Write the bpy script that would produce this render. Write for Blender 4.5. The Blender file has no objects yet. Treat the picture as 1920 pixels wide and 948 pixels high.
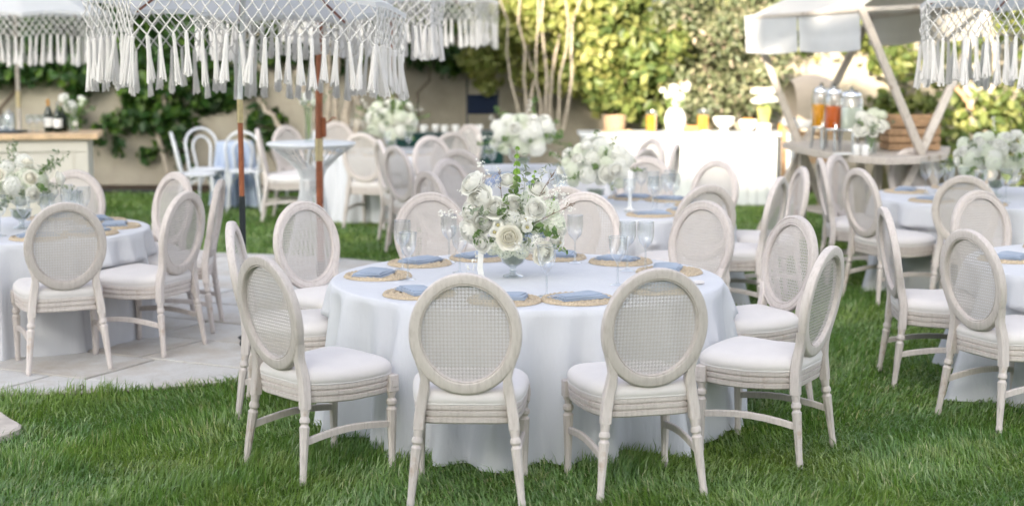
import bpy, math, random
import numpy as np
from mathutils import Vector, Matrix

PI = math.pi
R_ = math.radians
random.seed(7)
rng = np.random.default_rng(11)
scene = bpy.context.scene
col = scene.collection

# ------------------------------------------------------------------ camera, sky, sun, exposure
CAM_H, FPX, PITCH = 1.86, 3000.0, math.atan(395 / 3000.0)
cam_d = bpy.data.cameras.new('camera')
cam = bpy.data.objects.new('camera', cam_d)
col.objects.link(cam)
cam.location = (0, 0, CAM_H)
cam.rotation_euler = (PI / 2 - PITCH, 0, 0)
cam_d.sensor_width = 36.0
cam_d.lens = 36.0 * FPX / 1920.0
cam_d.clip_end = 400
cam_d.dof.use_dof = True
cam_d.dof.focus_distance = 7.3
cam_d.dof.aperture_fstop = 1.7
scene.camera = cam

SUN_EL, SUN_AZ = R_(17), R_(197)          # azimuth clockwise from +Y: behind the viewer, a little to the left
world = bpy.data.worlds.new('World')
scene.world = world
world.use_nodes = True
wn = world.node_tree
wn.nodes.clear()
sky = wn.nodes.new('ShaderNodeTexSky')
sky.sky_type = 'NISHITA'
sky.sun_disc = False
sky.sun_elevation = SUN_EL
sky.sun_rotation = SUN_AZ
sky.dust_density = 3.0
sky.ozone_density = 0.6
hsv = wn.nodes.new('ShaderNodeHueSaturation')
hsv.inputs['Saturation'].default_value = 0.40
hsv.inputs['Hue'].default_value = 0.522
bg = wn.nodes.new('ShaderNodeBackground')
bg.inputs[1].default_value = 0.15
wo = wn.nodes.new('ShaderNodeOutputWorld')
wn.links.new(sky.outputs[0], hsv.inputs['Color'])
wn.links.new(hsv.outputs[0], bg.inputs[0])
wn.links.new(bg.outputs[0], wo.inputs[0])
sun_d = bpy.data.lights.new('sun', 'SUN')
sun_d.energy = 4.6
sun_d.angle = R_(0.55)
sun_d.color = (1.0, 0.86, 0.68)
sun = bpy.data.objects.new('sun', sun_d)
col.objects.link(sun)
SUN_DIR = Vector((math.sin(SUN_AZ) * math.cos(SUN_EL), math.cos(SUN_AZ) * math.cos(SUN_EL), math.sin(SUN_EL)))
sun.rotation_euler = SUN_DIR.to_track_quat('Z', 'Y').to_euler()
sun.location = (-3, -10, 12)
vs = scene.view_settings
vs.view_transform = 'Standard'
vs.look = 'None'
vs.gamma = 1.0
vs.use_curve_mapping = False
vs.exposure = 2.0
scene.render.engine = 'CYCLES'
scene.cycles.use_denoising = True
scene.cycles.max_bounces = 8
scene.cycles.transparent_max_bounces = 16
scene.cycles.caustics_reflective = False
scene.cycles.caustics_refractive = False


def at(px, py, Y):
    """the point at depth Y that the photograph's pixel (px, py) shows"""
    u, v = (px - 960) / FPX, (474 - py) / FPX
    c, s = math.cos(PITCH), math.sin(PITCH)
    t = Y / (c + v * s)
    return Vector((u * t, Y, CAM_H + (-s + v * c) * t))


# ------------------------------------------------------------------ materials
MATS = {}


class NT:
    def __init__(self, name):
        self.m = bpy.data.materials.new(name)
        self.m.use_nodes = True
        self.t = self.m.node_tree
        self.t.nodes.clear()
        self.out = self.t.nodes.new('ShaderNodeOutputMaterial')

    def n(self, typ, **kw):
        nd = self.t.nodes.new(typ)
        for k, v in kw.items():
            if k.startswith('i_'):
                nd.inputs[k[2:].replace('_', ' ')].default_value = v
            else:
                setattr(nd, k, v)
        return nd

    def l(self, a, b):
        self.t.links.new(a, b)

    def ramp(self, fac, stops):
        r = self.n('ShaderNodeValToRGB')
        els = r.color_ramp.elements
        while len(els) < len(stops):
            els.new(0.5)
        for e, (p, c) in zip(els, stops):
            e.position = p
            e.color = (*c, 1)
        self.l(fac, r.inputs[0])
        return r.outputs[0]

    def coords(self, scale=(1, 1, 1), kind='Object'):
        tc = self.n('ShaderNodeTexCoord')
        mp = self.n('ShaderNodeMapping')
        mp.inputs['Scale'].default_value = scale
        self.l(tc.outputs[kind], mp.inputs['Vector'])
        return mp.outputs[0]

    def noise(self, vec, scale, detail=4.0, rough=0.55):
        nz = self.n('ShaderNodeTexNoise')
        nz.inputs['Scale'].default_value = scale
        nz.inputs['Detail'].default_value = detail
        nz.inputs['Roughness'].default_value = rough
        self.l(vec, nz.inputs['Vector'])
        return nz.outputs[0]

    def mix(self, fac, a, b, blend='MIX'):
        mx = self.n('ShaderNodeMix', data_type='RGBA', blend_type=blend)
        for s, v in ((0, fac), (6, a), (7, b)):
            if isinstance(v, (int, float)):
                mx.inputs[s].default_value = v
            elif isinstance(v, tuple):
                mx.inputs[s].default_value = (*v, 1)
            else:
                self.l(v, mx.inputs[s])
        return mx.outputs[2]

    def bump(self, h, strength, dist=0.01):
        b = self.n('ShaderNodeBump')
        b.inputs['Strength'].default_value = strength
        b.inputs['Distance'].default_value = dist
        self.l(h, b.inputs['Height'])
        return b.outputs[0]

    def pbr(self, color, rough=0.6, normal=None, metal=0.0, spec=0.5, **kw):
        p = self.n('ShaderNodeBsdfPrincipled')
        if isinstance(color, tuple):
            p.inputs['Base Color'].default_value = (*color, 1)
        else:
            self.l(color, p.inputs['Base Color'])
        if isinstance(rough, (int, float)):
            p.inputs['Roughness'].default_value = rough
        else:
            self.l(rough, p.inputs['Roughness'])
        p.inputs['Metallic'].default_value = metal
        p.inputs['Specular IOR Level'].default_value = spec
        for k, v in kw.items():
            p.inputs[k.replace('_', ' ')].default_value = v
        if normal is not None:
            self.l(normal, p.inputs['Normal'])
        return p.outputs[0]

    def done(self, key, sh):
        self.l(sh, self.out.inputs[0])
        MATS[key] = self.m
        return self.m


def rnd_obj(t):
    o = t.n('ShaderNodeObjectInfo')
    return o.outputs['Random']


def m_wood_white(key, light, mid, brown, wear=0.62):
    t = NT(key)
    v = t.coords((1, 1, 1))
    vs_ = t.coords((26, 26, 3))
    g = t.noise(vs_, 3.2, 6, 0.7)
    c = t.ramp(g, [(0.28, mid), (0.5, light), (0.75, tuple(min(1, x * 1.08) for x in light))])
    w = t.noise(v, 7.0, 5, 0.7)
    wf = t.ramp(w, [(wear - 0.02, (0, 0, 0)), (wear + 0.12, (1, 1, 1))])
    c2 = t.mix(wf, c, brown)
    hv = t.n('ShaderNodeHueSaturation')
    rm = t.n('ShaderNodeMapRange', i_To_Min=0.88, i_To_Max=1.08)
    t.l(rnd_obj(t), rm.inputs[0])
    t.l(rm.outputs[0], hv.inputs['Value'])
    t.l(c2, hv.inputs['Color'])
    t.done(key, t.pbr(hv.outputs[0], 0.62, t.bump(g, 0.35, 0.004), spec=0.3))


def m_fabric(key, color, var=0.06, scale=420, rough=0.9, bump=0.25):
    t = NT(key)
    v = t.coords((1, 1, 1))
    wv = t.noise(v, scale, 2, 0.5)
    big = t.noise(v, 5, 4, 0.6)
    d = tuple(max(0, x * (1 - var * 1.8)) for x in color)
    c = t.ramp(big, [(0.3, d), (0.7, color)])
    c = t.mix(0.25, c, t.ramp(wv, [(0.3, tuple(x * 0.8 for x in color)), (0.7, color)]))
    t.done(key, t.pbr(c, rough, t.bump(wv, bump, 0.002), spec=0.2, Sheen_Weight=0.15))


def m_cloth(key, color, trans=0.12):
    t = NT(key)
    v = t.coords((1, 1, 1))
    wv = t.noise(v, 500, 2, 0.5)
    wr = t.noise(t.coords((1, 1, 0.25)), 9, 5, 0.6)
    c = t.ramp(t.noise(v, 3, 3), [(0.3, tuple(x * 0.95 for x in color)), (0.7, color)])
    n1 = t.bump(wr, 0.6, 0.02)
    b = t.n('ShaderNodeBump')
    b.inputs['Strength'].default_value = 0.15
    b.inputs['Distance'].default_value = 0.002
    t.l(wv, b.inputs['Height'])
    t.l(n1, b.inputs['Normal'])
    p = t.pbr(c, 0.85, b.outputs[0], spec=0.25)
    tr = t.n('ShaderNodeBsdfTranslucent')
    t.l(c, tr.inputs[0])
    mx = t.n('ShaderNodeMixShader')
    mx.inputs[0].default_value = trans
    t.l(p, mx.inputs[1])
    t.l(tr.outputs[0], mx.inputs[2])
    t.done(key, mx.outputs[0])


def m_leaf(key, stops, trans=0.35, rough=0.45, tcol=None, spec=0.4):
    t = NT(key)
    g = t.n('ShaderNodeNewGeometry')
    c = t.ramp(g.outputs['Random Per Island'], stops)
    nz = t.noise(t.coords((1, 1, 1)), 1.1, 3)
    c = t.mix(t.ramp(nz, [(0.42, (0, 0, 0)), (0.62, (0.6, 0.6, 0.6))]), c, tuple(x * 0.7 for x in stops[0][1]))
    p = t.pbr(c, rough, spec=spec)
    tr = t.n('ShaderNodeBsdfTranslucent')
    t.l(t.mix(1.0, c, tcol or (1.0, 1.0, 0.5), 'MULTIPLY'), tr.inputs[0])
    mx = t.n('ShaderNodeMixShader')
    mx.inputs[0].default_value = trans
    t.l(p, mx.inputs[1])
    t.l(tr.outputs[0], mx.inputs[2])
    t.done(key, mx.outputs[0])


def m_petal(key, color, var=0.04):
    t = NT(key)
    nz = t.noise(t.coords(), 60, 3, 0.6)
    c = t.ramp(nz, [(0.3, tuple(x * (1 - var) for x in color)), (0.7, color)])
    p = t.pbr(c, 0.6, spec=0.25)
    tr = t.n('ShaderNodeBsdfTranslucent')
    t.l(c, tr.inputs[0])
    mx = t.n('ShaderNodeMixShader')
    mx.inputs[0].default_value = 0.42
    t.l(p, mx.inputs[1])
    t.l(tr.outputs[0], mx.inputs[2])
    t.done(key, mx.outputs[0])


def m_glass(key, tint=(0.93, 0.95, 0.96), lo=0.08, hi=1.0, power=1.4, frost=0.0):
    t = NT(key)
    lw = t.n('ShaderNodeLayerWeight', i_Blend=0.35)
    pw = t.n('ShaderNodeMath', operation='POWER')
    t.l(lw.outputs['Facing'], pw.inputs[0])
    pw.inputs[1].default_value = power
    mr = t.n('ShaderNodeMapRange', i_To_Min=lo, i_To_Max=hi)
    t.l(pw.outputs[0], mr.inputs[0])
    tr = t.n('ShaderNodeBsdfTransparent')
    t.l(t.mix(pw.outputs[0], tint, tuple(x * 0.74 for x in tint)), tr.inputs[0])
    gl = t.n('ShaderNodeBsdfGlossy')
    gl.inputs[0].default_value = (0.95, 0.96, 0.98, 1)
    gl.inputs['Roughness'].default_value = 0.03 + frost
    mx = t.n('ShaderNodeMixShader')
    t.l(mr.outputs[0], mx.inputs[0])
    t.l(tr.outputs[0], mx.inputs[1])
    t.l(gl.outputs[0], mx.inputs[2])
    t.done(key, mx.outputs[0])


def m_plain(key, color, rough=0.6, metal=0.0, nscale=30, var=0.12, bump=0.0, spec=0.5, **kw):
    t = NT(key)
    nz = t.noise(t.coords(), nscale, 4, 0.6)
    c = t.ramp(nz, [(0.3, tuple(x * (1 - var) for x in color)), (0.7, tuple(min(1, x * (1 + var)) for x in color))])
    t.done(key, t.pbr(c, rough, t.bump(nz, bump, 0.004) if bump else None, metal, spec, **kw))


m_wood_white('wood_white', (0.595, 0.545, 0.52), (0.48, 0.43, 0.405), (0.42, 0.30, 0.22), 0.645)
m_wood_white('wood_grey', (0.52, 0.47, 0.42), (0.38, 0.335, 0.29), (0.25, 0.18, 0.12), 0.6)
m_fabric('linen', (0.70, 0.67, 0.66))
m_fabric('cane', (0.585, 0.55, 0.53), 0.08, 60)
m_cloth('cloth_white', (0.70, 0.715, 0.755))
m_cloth('cloth_blue', (0.50, 0.585, 0.74))
m_fabric('napkin', (0.32, 0.385, 0.49), 0.12, 300)
m_cloth('canvas', (0.72, 0.70, 0.66), 0.3)
m_cloth('canvas_cool', (0.74, 0.75, 0.77), 0.4)
m_fabric('canvas_tan', (0.58, 0.48, 0.37), 0.08, 200)
m_fabric('rope', (0.74, 0.72, 0.70), 0.06, 200)
m_fabric('burlap', (0.45, 0.40, 0.22), 0.15, 160)
m_fabric('navy', (0.007, 0.014, 0.035), 0.2, 200)
m_fabric('dark_green_cloth', (0.012, 0.05, 0.045), 0.2, 200)
m_plain('straw', (0.48, 0.39, 0.275), 0.75, nscale=140, var=0.35, bump=0.5)
m_plain('pole_wood', (0.27, 0.085, 0.036), 0.4, nscale=20, var=0.25)
m_plain('brass', (0.62, 0.52, 0.33), 0.3, metal=0.85, nscale=30)
m_plain('black_metal', (0.012, 0.018, 0.022), 0.45)
m_plain('chrome', (0.65, 0.66, 0.68), 0.16, metal=1.0)
m_plain('silver', (0.62, 0.62, 0.62), 0.25, metal=0.9)
m_plain('white_paint', (0.66, 0.68, 0.69), 0.4, var=0.03)
m_plain('bent_white', (0.72, 0.74, 0.78), 0.35, var=0.03)
m_plain('bar_paint', (0.56, 0.535, 0.475), 0.5, var=0.03, nscale=6)
m_plain('wood_top', (0.53, 0.38, 0.235), 0.5, nscale=9, var=0.25)
m_plain('crate_wood', (0.34, 0.21, 0.115), 0.7, nscale=14, var=0.3, bump=0.3)
m_plain('bread', (0.50, 0.25, 0.08), 0.6, nscale=30, var=0.3)
m_plain('porcelain', (0.80, 0.80, 0.79), 0.25, var=0.02)
m_plain('green_bottle', (0.008, 0.018, 0.010), 0.12)
m_plain('gold_foil', (0.62, 0.33, 0.10), 0.35, metal=0.5)
m_plain('paper_label', (0.72, 0.72, 0.70), 0.7, var=0.02)
m_plain('tea', (0.62, 0.12, 0.012), 0.15, var=0.04)
m_plain('juice', (0.85, 0.36, 0.02), 0.2, var=0.05)
m_plain('orange_juice', (0.74, 0.40, 0.04), 0.3, var=0.05)
m_plain('lemonade', (0.50, 0.54, 0.44), 0.3, var=0.05)
m_petal('petal_white', (0.92, 0.915, 0.86))
m_petal('petal_cream', (0.90, 0.875, 0.775))
m_petal('petal_green', (0.86, 0.89, 0.76), 0.06)
m_petal('petal_blue', (0.40, 0.48, 0.68), 0.15)
m_plain('flower_eye', (0.42, 0.36, 0.10), 0.7, nscale=60, var=0.2)
m_plain('bell_green', (0.24, 0.40, 0.07), 0.5, nscale=40, var=0.2)
m_plain('reed', (0.50, 0.48, 0.16), 0.6, nscale=40, var=0.2)
m_plain('twig', (0.20, 0.13, 0.075), 0.8, nscale=30, var=0.3)
m_plain('bark_pale', (0.42, 0.36, 0.29), 0.85, nscale=12, var=0.3, bump=0.6)
m_plain('bark_dark', (0.10, 0.075, 0.055), 0.9, nscale=12, var=0.3, bump=0.6)
m_plain('terracotta', (0.42, 0.25, 0.14), 0.8, nscale=20, var=0.15)
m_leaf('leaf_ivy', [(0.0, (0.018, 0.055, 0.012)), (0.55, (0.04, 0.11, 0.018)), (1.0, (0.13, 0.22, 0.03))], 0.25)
m_leaf('leaf_lit', [(0.0, (0.20, 0.25, 0.06)), (0.5, (0.34, 0.36, 0.11)), (1.0, (0.56, 0.52, 0.22))], 0.45)  # lighter leaf tones, the sunlit look put into the colour
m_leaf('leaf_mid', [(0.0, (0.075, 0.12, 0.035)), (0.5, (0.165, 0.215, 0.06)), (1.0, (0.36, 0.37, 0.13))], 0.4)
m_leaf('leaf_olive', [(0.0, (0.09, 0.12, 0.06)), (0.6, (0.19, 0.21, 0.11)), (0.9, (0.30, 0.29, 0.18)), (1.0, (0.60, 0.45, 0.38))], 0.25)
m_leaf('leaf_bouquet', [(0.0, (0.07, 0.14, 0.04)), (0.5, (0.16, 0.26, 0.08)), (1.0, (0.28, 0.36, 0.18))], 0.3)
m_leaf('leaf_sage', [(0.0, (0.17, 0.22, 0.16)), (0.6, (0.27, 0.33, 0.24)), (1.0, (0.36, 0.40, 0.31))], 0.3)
m_glass('glass')
m_glass('glass_thick', (0.88, 0.92, 0.92), 0.22, 0.95, 1.5, 0.06)

# grass blades
t = NT('grass_blade')
g = t.n('ShaderNodeNewGeometry')
c = t.ramp(g.outputs['Random Per Island'], [(0.0, (0.075, 0.175, 0.026)), (0.45, (0.135, 0.275, 0.046)), (0.80, (0.235, 0.37, 0.095)), (0.92, (0.36, 0.46, 0.22)), (1.0, (0.54, 0.50, 0.31))])
big = t.noise(t.coords((1, 1, 0.2)), 1.7, 4, 0.6)
c = t.mix(t.ramp(big, [(0.38, (0, 0, 0)), (0.68, (0.75, 0.75, 0.75))]), c, (0.12, 0.24, 0.09))
big2 = t.noise(t.coords((0.9, 0.9, 0.2)), 0.9, 3, 0.6)
c = t.mix(t.ramp(big2, [(0.45, (0, 0, 0)), (0.7, (0.6, 0.6, 0.6))]), c, (0.29, 0.38, 0.08))
big3 = t.noise(t.coords((1, 1, 0.2)), 2.6, 5, 0.65)
c = t.mix(t.ramp(big3, [(0.56, (0, 0, 0)), (0.74, (0.7, 0.7, 0.7))]), c, (0.33, 0.36, 0.13))
p = t.pbr(c, 0.32, spec=0.8)
tr = t.n('ShaderNodeBsdfTranslucent')
t.l(t.mix(1.0, c, (1.0, 1.0, 0.4), 'MULTIPLY'), tr.inputs[0])
mx = t.n('ShaderNodeMixShader')
mx.inputs[0].default_value = 0.3
t.l(p, mx.inputs[1])
t.l(tr.outputs[0], mx.inputs[2])
t.done('grass_blade', mx.outputs[0])
# soil under the lawn
t = NT('lawn_soil')
v = t.coords()
n1 = t.noise(v, 35, 5, 0.7)
n2 = t.noise(v, 1.6, 4)
c = t.mix(n2, t.ramp(n1, [(0.3, (0.03, 0.06, 0.012)), (0.7, (0.09, 0.16, 0.03))]), (0.08, 0.14, 0.03))
t.done('lawn_soil', t.pbr(c, 0.95, t.bump(n1, 0.6, 0.03), spec=0.1))
t = NT('soil')
n1 = t.noise(t.coords(), 18, 6, 0.7)
t.done('soil', t.pbr(t.ramp(n1, [(0.3, (0.03, 0.022, 0.015)), (0.7, (0.11, 0.08, 0.055))]), 0.95, t.bump(n1, 0.8, 0.04), spec=0.1))
# paving
t = NT('paver')
v = t.coords()
n1 = t.noise(v, 4, 6, 0.65)
n2 = t.noise(v, 60, 4, 0.6)
c = t.ramp(n1, [(0.25, (0.44, 0.42, 0.385)), (0.5, (0.57, 0.56, 0.54)), (0.75, (0.65, 0.645, 0.63))])
c = t.mix(0.3, c, t.ramp(n2, [(0.3, (0.38, 0.37, 0.35)), (0.7, (0.62, 0.62, 0.62))]))
st = t.noise(t.coords((1, 1, 1)), 1.4, 5, 0.7)
c = t.mix(t.ramp(st, [(0.47, (0, 0, 0)), (0.68, (0.65, 0.65, 0.65))]), c, (0.40, 0.33, 0.25))
t.done('paver', t.pbr(c, 0.75, t.bump(n2, 0.25, 0.004), spec=0.3))
m_plain('flagstone', (0.50, 0.45, 0.40), 0.85, nscale=9, var=0.18, bump=0.4)
m_plain('grout', (0.17, 0.15, 0.12), 0.95, nscale=40, var=0.3)
# stucco wall
t = NT('stucco')
v = t.coords()
n1 = t.noise(v, 0.9, 6, 0.7)
n2 = t.noise(v, 55, 4, 0.6)
st = t.noise(t.coords((1.2, 1.2, 0.6)), 1.6, 6, 0.7)
c = t.ramp(n1, [(0.3, (0.29, 0.26, 0.21)), (0.6, (0.40, 0.365, 0.30))])
c = t.mix(t.ramp(st, [(0.5, (0, 0, 0)), (0.75, (0.6, 0.6, 0.6))]), c, (0.20, 0.175, 0.135))
t.done('stucco', t.pbr(c, 0.9, t.bump(n2, 0.4, 0.01), spec=0.2))
m_plain('house_wall', (0.76, 0.73, 0.70), 0.9, nscale=3, var=0.05)
m_plain('roof_tile', (0.34, 0.16, 0.09), 0.8, nscale=8, var=0.25)
m_plain('window_glass', (0.03, 0.04, 0.05), 0.06)


# ------------------------------------------------------------------ mesh helpers
class MB:
    def __init__(self):
        self.v, self.f = [], []

    def add(self, V, F):
        b = len(self.v)
        self.v += [tuple(p) for p in V]
        self.f += [tuple(b + i for i in q) for q in F]
        return self

    def box(self, c, s, rz=0.0, mat=None):
        hx, hy, hz = s[0] / 2, s[1] / 2, s[2] / 2
        V = [Vector((x, y, z)) for z in (-hz, hz) for y in (-hy, hy) for x in (-hx, hx)]
        M = mat or Matrix.Rotation(rz, 3, 'Z')
        return self.add([M @ p + Vector(c) for p in V],
                        [(0, 2, 3, 1), (4, 5, 7, 6), (0, 1, 5, 4), (2, 6, 7, 3), (0, 4, 6, 2), (1, 3, 7, 5)])

    def bevbox(self, c, s, b=0.004, rz=0.0):
        """a box with chamfered vertical and horizontal edges"""
        hx, hy, hz = s[0] / 2, s[1] / 2, s[2] / 2
        M = Matrix.Rotation(rz, 3, 'Z')
        rings = []
        for z, k in ((-hz, b), (-hz + b, 0), (hz - b, 0), (hz, b)):
            x, y = hx - k, hy - k
            e = b
            rings.append([(x - e, -y), (x, -y + e), (x, y - e), (x - e, y), (-x + e, y), (-x, y - e), (-x, -y + e), (-x + e, -y)])
        V, F = [], []
        for (z, rg) in zip((-hz, -hz + b, hz - b, hz), rings):
            V += [M @ Vector((p[0], p[1], z)) + Vector(c) for p in rg]
        for k in range(3):
            for i in range(8):
                j = (i + 1) % 8
                F.append((k * 8 + i, k * 8 + j, k * 8 + 8 + j, k * 8 + 8 + i))
        F.append(tuple(range(7, -1, -1)))
        F.append(tuple(range(24, 32)))
        return self.add(V, F)

    def tube(self, pts, rad, n=8, caps=True, closed=False):
        pts = [Vector(p) for p in pts]
        m = len(pts)
        if not hasattr(rad, '__len__'):
            rad = [rad] * m
        V, F = [], []
        up = None
        for i, p in enumerate(pts):
            if closed:
                d = pts[(i + 1) % m] - pts[i - 1]
            else:
                d = pts[min(i + 1, m - 1)] - pts[max(i - 1, 0)]
            d = d.normalized()
            if up is None:
                up = Vector((0, 0, 1)) if abs(d.z) < 0.9 else Vector((1, 0, 0))
            a = d.cross(up)
            if a.length < 1e-5:
                a = d.orthogonal()
            a.normalize()
            b = a.cross(d).normalized()
            up = b
            for k in range(n):
                w = 2 * PI * k / n
                V.append(p + (a * math.cos(w) + b * math.sin(w)) * rad[i])
        for i in range(m if closed else m - 1):
            i2 = (i + 1) % m
            for k in range(n):
                k2 = (k + 1) % n
                F.append((i * n + k, i * n + k2, i2 * n + k2, i2 * n + k))
        if caps and not closed:
            F.append(tuple(range(n - 1, -1, -1)))
            F.append(tuple((m - 1) * n + k for k in range(n)))
        return self.add(V, F)

    def lathe(self, prof, n=24, c=(0, 0, 0), flute=None, M=None):
        V, F = [], []
        for (r, z) in prof:
            for k in range(n):
                w = 2 * PI * k / n
                rr = r
                if flute and flute[0] <= z <= flute[1]:
                    rr = r * (1 - flute[2] * (k % 2))
                p = Vector((rr * math.cos(w), rr * math.sin(w), z))
                V.append((M @ p if M else p) + Vector(c))
        for i in range(len(prof) - 1):
            for k in range(n):
                k2 = (k + 1) % n
                F.append((i * n + k, i * n + k2, (i + 1) * n + k2, (i + 1) * n + k))
        if prof[0][0] > 1e-6:
            F.append(tuple(range(n - 1, -1, -1)))
        if prof[-1][0] > 1e-6:
            F.append(tuple((len(prof) - 1) * n + k for k in range(n)))
        return self.add(V, F)

    def surf(self, V, F):
        return self.add(V, F)

    def mesh(self, name, mat, smooth=True, angle=40):
        me = bpy.data.meshes.new(name)
        me.from_pydata(self.v, [], self.f)
        me.materials.append(MATS[mat])
        if smooth:
            me.shade_smooth()
            if angle:
                me.set_sharp_from_angle(angle=R_(angle))
        me.update()
        return me

    def build(self, name, mat, parent=None, smooth=True, angle=40, **kw):
        return obj(name, self.mesh(name, mat, smooth, angle), parent, **kw)


def obj(name, me, parent=None, loc=(0, 0, 0), rot=None, scale=None):
    o = bpy.data.objects.new(name, me)
    col.objects.link(o)
    if parent is not None:
        o.parent = parent
    o.location = loc
    if rot is not None:
        o.rotation_euler = rot
    if scale is not None:
        o.scale = scale if hasattr(scale, '__len__') else (scale,) * 3
    return o


def tag(o, label, cat, group=None):
    o['label'] = label
    o['category'] = cat
    if group:
        o['group'] = group
    return o


def thing(name, label, cat, loc=(0, 0, 0), rz=0.0, group=None):
    o = bpy.data.objects.new(name, None)
    o.empty_display_size = 0.1
    col.objects.link(o)
    o.location = loc
    o.rotation_euler = (0, 0, rz)
    return tag(o, label, cat, group)


def structure(o):
    o['kind'] = 'structure'
    return o


def np_mesh(name, V, F, mat, smooth=False):
    """V (n,3), F (m,k) faces all of k corners"""
    me = bpy.data.meshes.new(name)
    k = F.shape[1]
    me.vertices.add(len(V))
    me.vertices.foreach_set('co', np.ascontiguousarray(V, dtype=np.float32).ravel())
    me.loops.add(F.size)
    me.loops.foreach_set('vertex_index', np.ascontiguousarray(F, dtype=np.int32).ravel())
    me.polygons.add(len(F))
    me.polygons.foreach_set('loop_start', np.arange(0, F.size, k, dtype=np.int32))
    me.polygons.foreach_set('loop_total', np.full(len(F), k, dtype=np.int32))
    me.materials.append(MATS[mat])
    if smooth:
        me.polygons.foreach_set('use_smooth', np.ones(len(F), dtype=bool))
    me.update(calc_edges=True)
    return me


# ------------------------------------------------------------------ ground: lawn, patio, bed, wall
PATIO = (-2.85, 11.15, 2.86)
mb = MB()
mb.add([(-60, -40, 0), (60, -40, 0), (60, 90, 0), (-60, 90, 0)], [(0, 1, 2, 3)])
lawn = structure(mb.build('lawn_ground', 'lawn_soil', smooth=False))


def grass_mesh():
    Vs, Fs = [], []
    base = 0
    zones = [  # y0, y1, density per m2, blade length, width
        (5.2, 7.2, 5600, 0.074, 0.0054), (7.2, 9.2, 3800, 0.070, 0.006), (9.2, 12.0, 1900, 0.072, 0.0075),
        (12.0, 16.0, 950, 0.055, 0.009), (16.0, 20.0, 620, 0.055, 0.011)]
    for (y0, y1, dens, ln, wd) in zones:
        xw = 0.345 * y1 + 0.5
        n = int(dens * 2 * xw * (y1 - y0))
        x = rng.uniform(-xw, xw, n)
        y = rng.uniform(y0, y1, n)
        keep = (np.abs(x) < 0.34 * y + 0.35)
        dp = np.hypot(x - PATIO[0], y - PATIO[1])
        keep &= dp > PATIO[2] - 0.03
        keep &= ~((np.hypot((x + 2.75) / 0.36, (y - 7.4) / 0.47) < 0.95))
        keep &= ~((x < 0.6) & (y > 19.85))
        x, y = x[keep], y[keep]
        n = len(x)
        # combed directions: swirling field plus jitter
        fld = 2.2 * np.sin(1.9 * x + 1.3 * np.sin(1.1 * y)) + 1.7 * np.sin(2.3 * y + 0.7 * x) + 0.9 * np.sin(5.1 * x - 4.3 * y)
        ang = fld + rng.normal(0, 1.0, n)
        clump = 0.75 + 0.28 * np.sin(7.3 * x + 2.1 * np.sin(3.7 * y)) * np.sin(6.1 * y + 1.3 * np.sin(4.9 * x)) + rng.normal(0, 0.2, n)
        L = ln * np.clip(clump, 0.35, 1.5) * np.where(np.abs(dp[keep] - PATIO[2]) < 0.12, 1.25, 1.0)
        lean = np.clip(0.95 + 0.5 * np.sin(2.7 * x + 1.9 * np.sin(1.3 * y)) * np.sin(2.1 * y + 1.7 * np.sin(1.9 * x) + 1) + rng.normal(0, 0.35, n), 0.1, 1.75)
        dx, dy = np.cos(ang), np.sin(ang)
        pa = rng.uniform(0, 2 * np.pi, n)
        wx, wy = np.cos(pa) * wd * 0.5, np.sin(pa) * wd * 0.5
        # three stations along a bent blade
        s1, s2 = 0.5, 1.0
        h1 = L * s1 * np.cos(lean * 0.45)
        r1 = L * s1 * np.sin(lean * 0.45)
        h2 = h1 + L * 0.5 * np.cos(lean * 1.35)
        r2 = r1 + L * 0.5 * np.sin(lean * 1.35)
        V = np.zeros((n, 5, 3))
        V[:, 0] = np.stack([x - wx, y - wy, np.zeros(n) - 0.002], 1)
        V[:, 1] = np.stack([x + wx, y + wy, np.zeros(n) - 0.002], 1)
        V[:, 2] = np.stack([x + dx * r1 + wx * .8, y + dy * r1 + wy * .8, h1], 1)
        V[:, 3] = np.stack([x + dx * r1 - wx * .8, y + dy * r1 - wy * .8, h1], 1)
        V[:, 4] = np.stack([x + dx * r2, y + dy * r2, np.maximum(h2, 0.004)], 1)
        F = np.array([[0, 1, 2], [0, 2, 3], [3, 2, 4]])
        F = (F[None] + (np.arange(n) * 5)[:, None, None]).reshape(-1, 3) + base
        Vs.append(V.reshape(-1, 3))
        Fs.append(F)
        base += n * 5
    return np_mesh('grass', np.concatenate(Vs), np.concatenate(Fs), 'grass_blade', True)


gr = obj('grass', grass_mesh())
tag(gr, 'green lawn grass covering the ground between the tables', 'grass')
gr['kind'] = 'stuff'

# patio: round base and single pavers clipped to the circle
mb = MB()
mb.lathe([(PATIO[2], 0.0), (PATIO[2], 0.006), (0.0, 0.006)], 72, (PATIO[0], PATIO[1], 0.002))
patio = structure(mb.build('patio', 'grout', smooth=False))


def clip_convex(poly, inside, cut):
    out = []
    for i in range(len(poly)):
        a, b = poly[i], poly[(i + 1) % len(poly)]
        ia, ib = inside(a), inside(b)
        if ia:
            out.append(a)
        if ia != ib:
            out.append(cut(a, b))
    return out


circ = [(PATIO[0] + (PATIO[2] - .01) * math.cos(2 * PI * k / 60), PATIO[1] + (PATIO[2] - .01) * math.sin(2 * PI * k / 60)) for k in range(60)]


def clip_to_circle(poly):
    for i in range(60):
        a, b = circ[i], circ[(i + 1) % 60]
        ex, ey = b[0] - a[0], b[1] - a[1]
        sd = lambda p: ex * (p[1] - a[1]) - ey * (p[0] - a[0])

        def cut(p, q):
            s, u = sd(p), sd(q)
            k = s / (s - u)
            return (p[0] + (q[0] - p[0]) * k, p[1] + (q[1] - p[1]) * k)
        poly = clip_convex(poly, lambda p: sd(p) >= 0, cut)
        if len(poly) < 3:
            return []
    return poly


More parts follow.
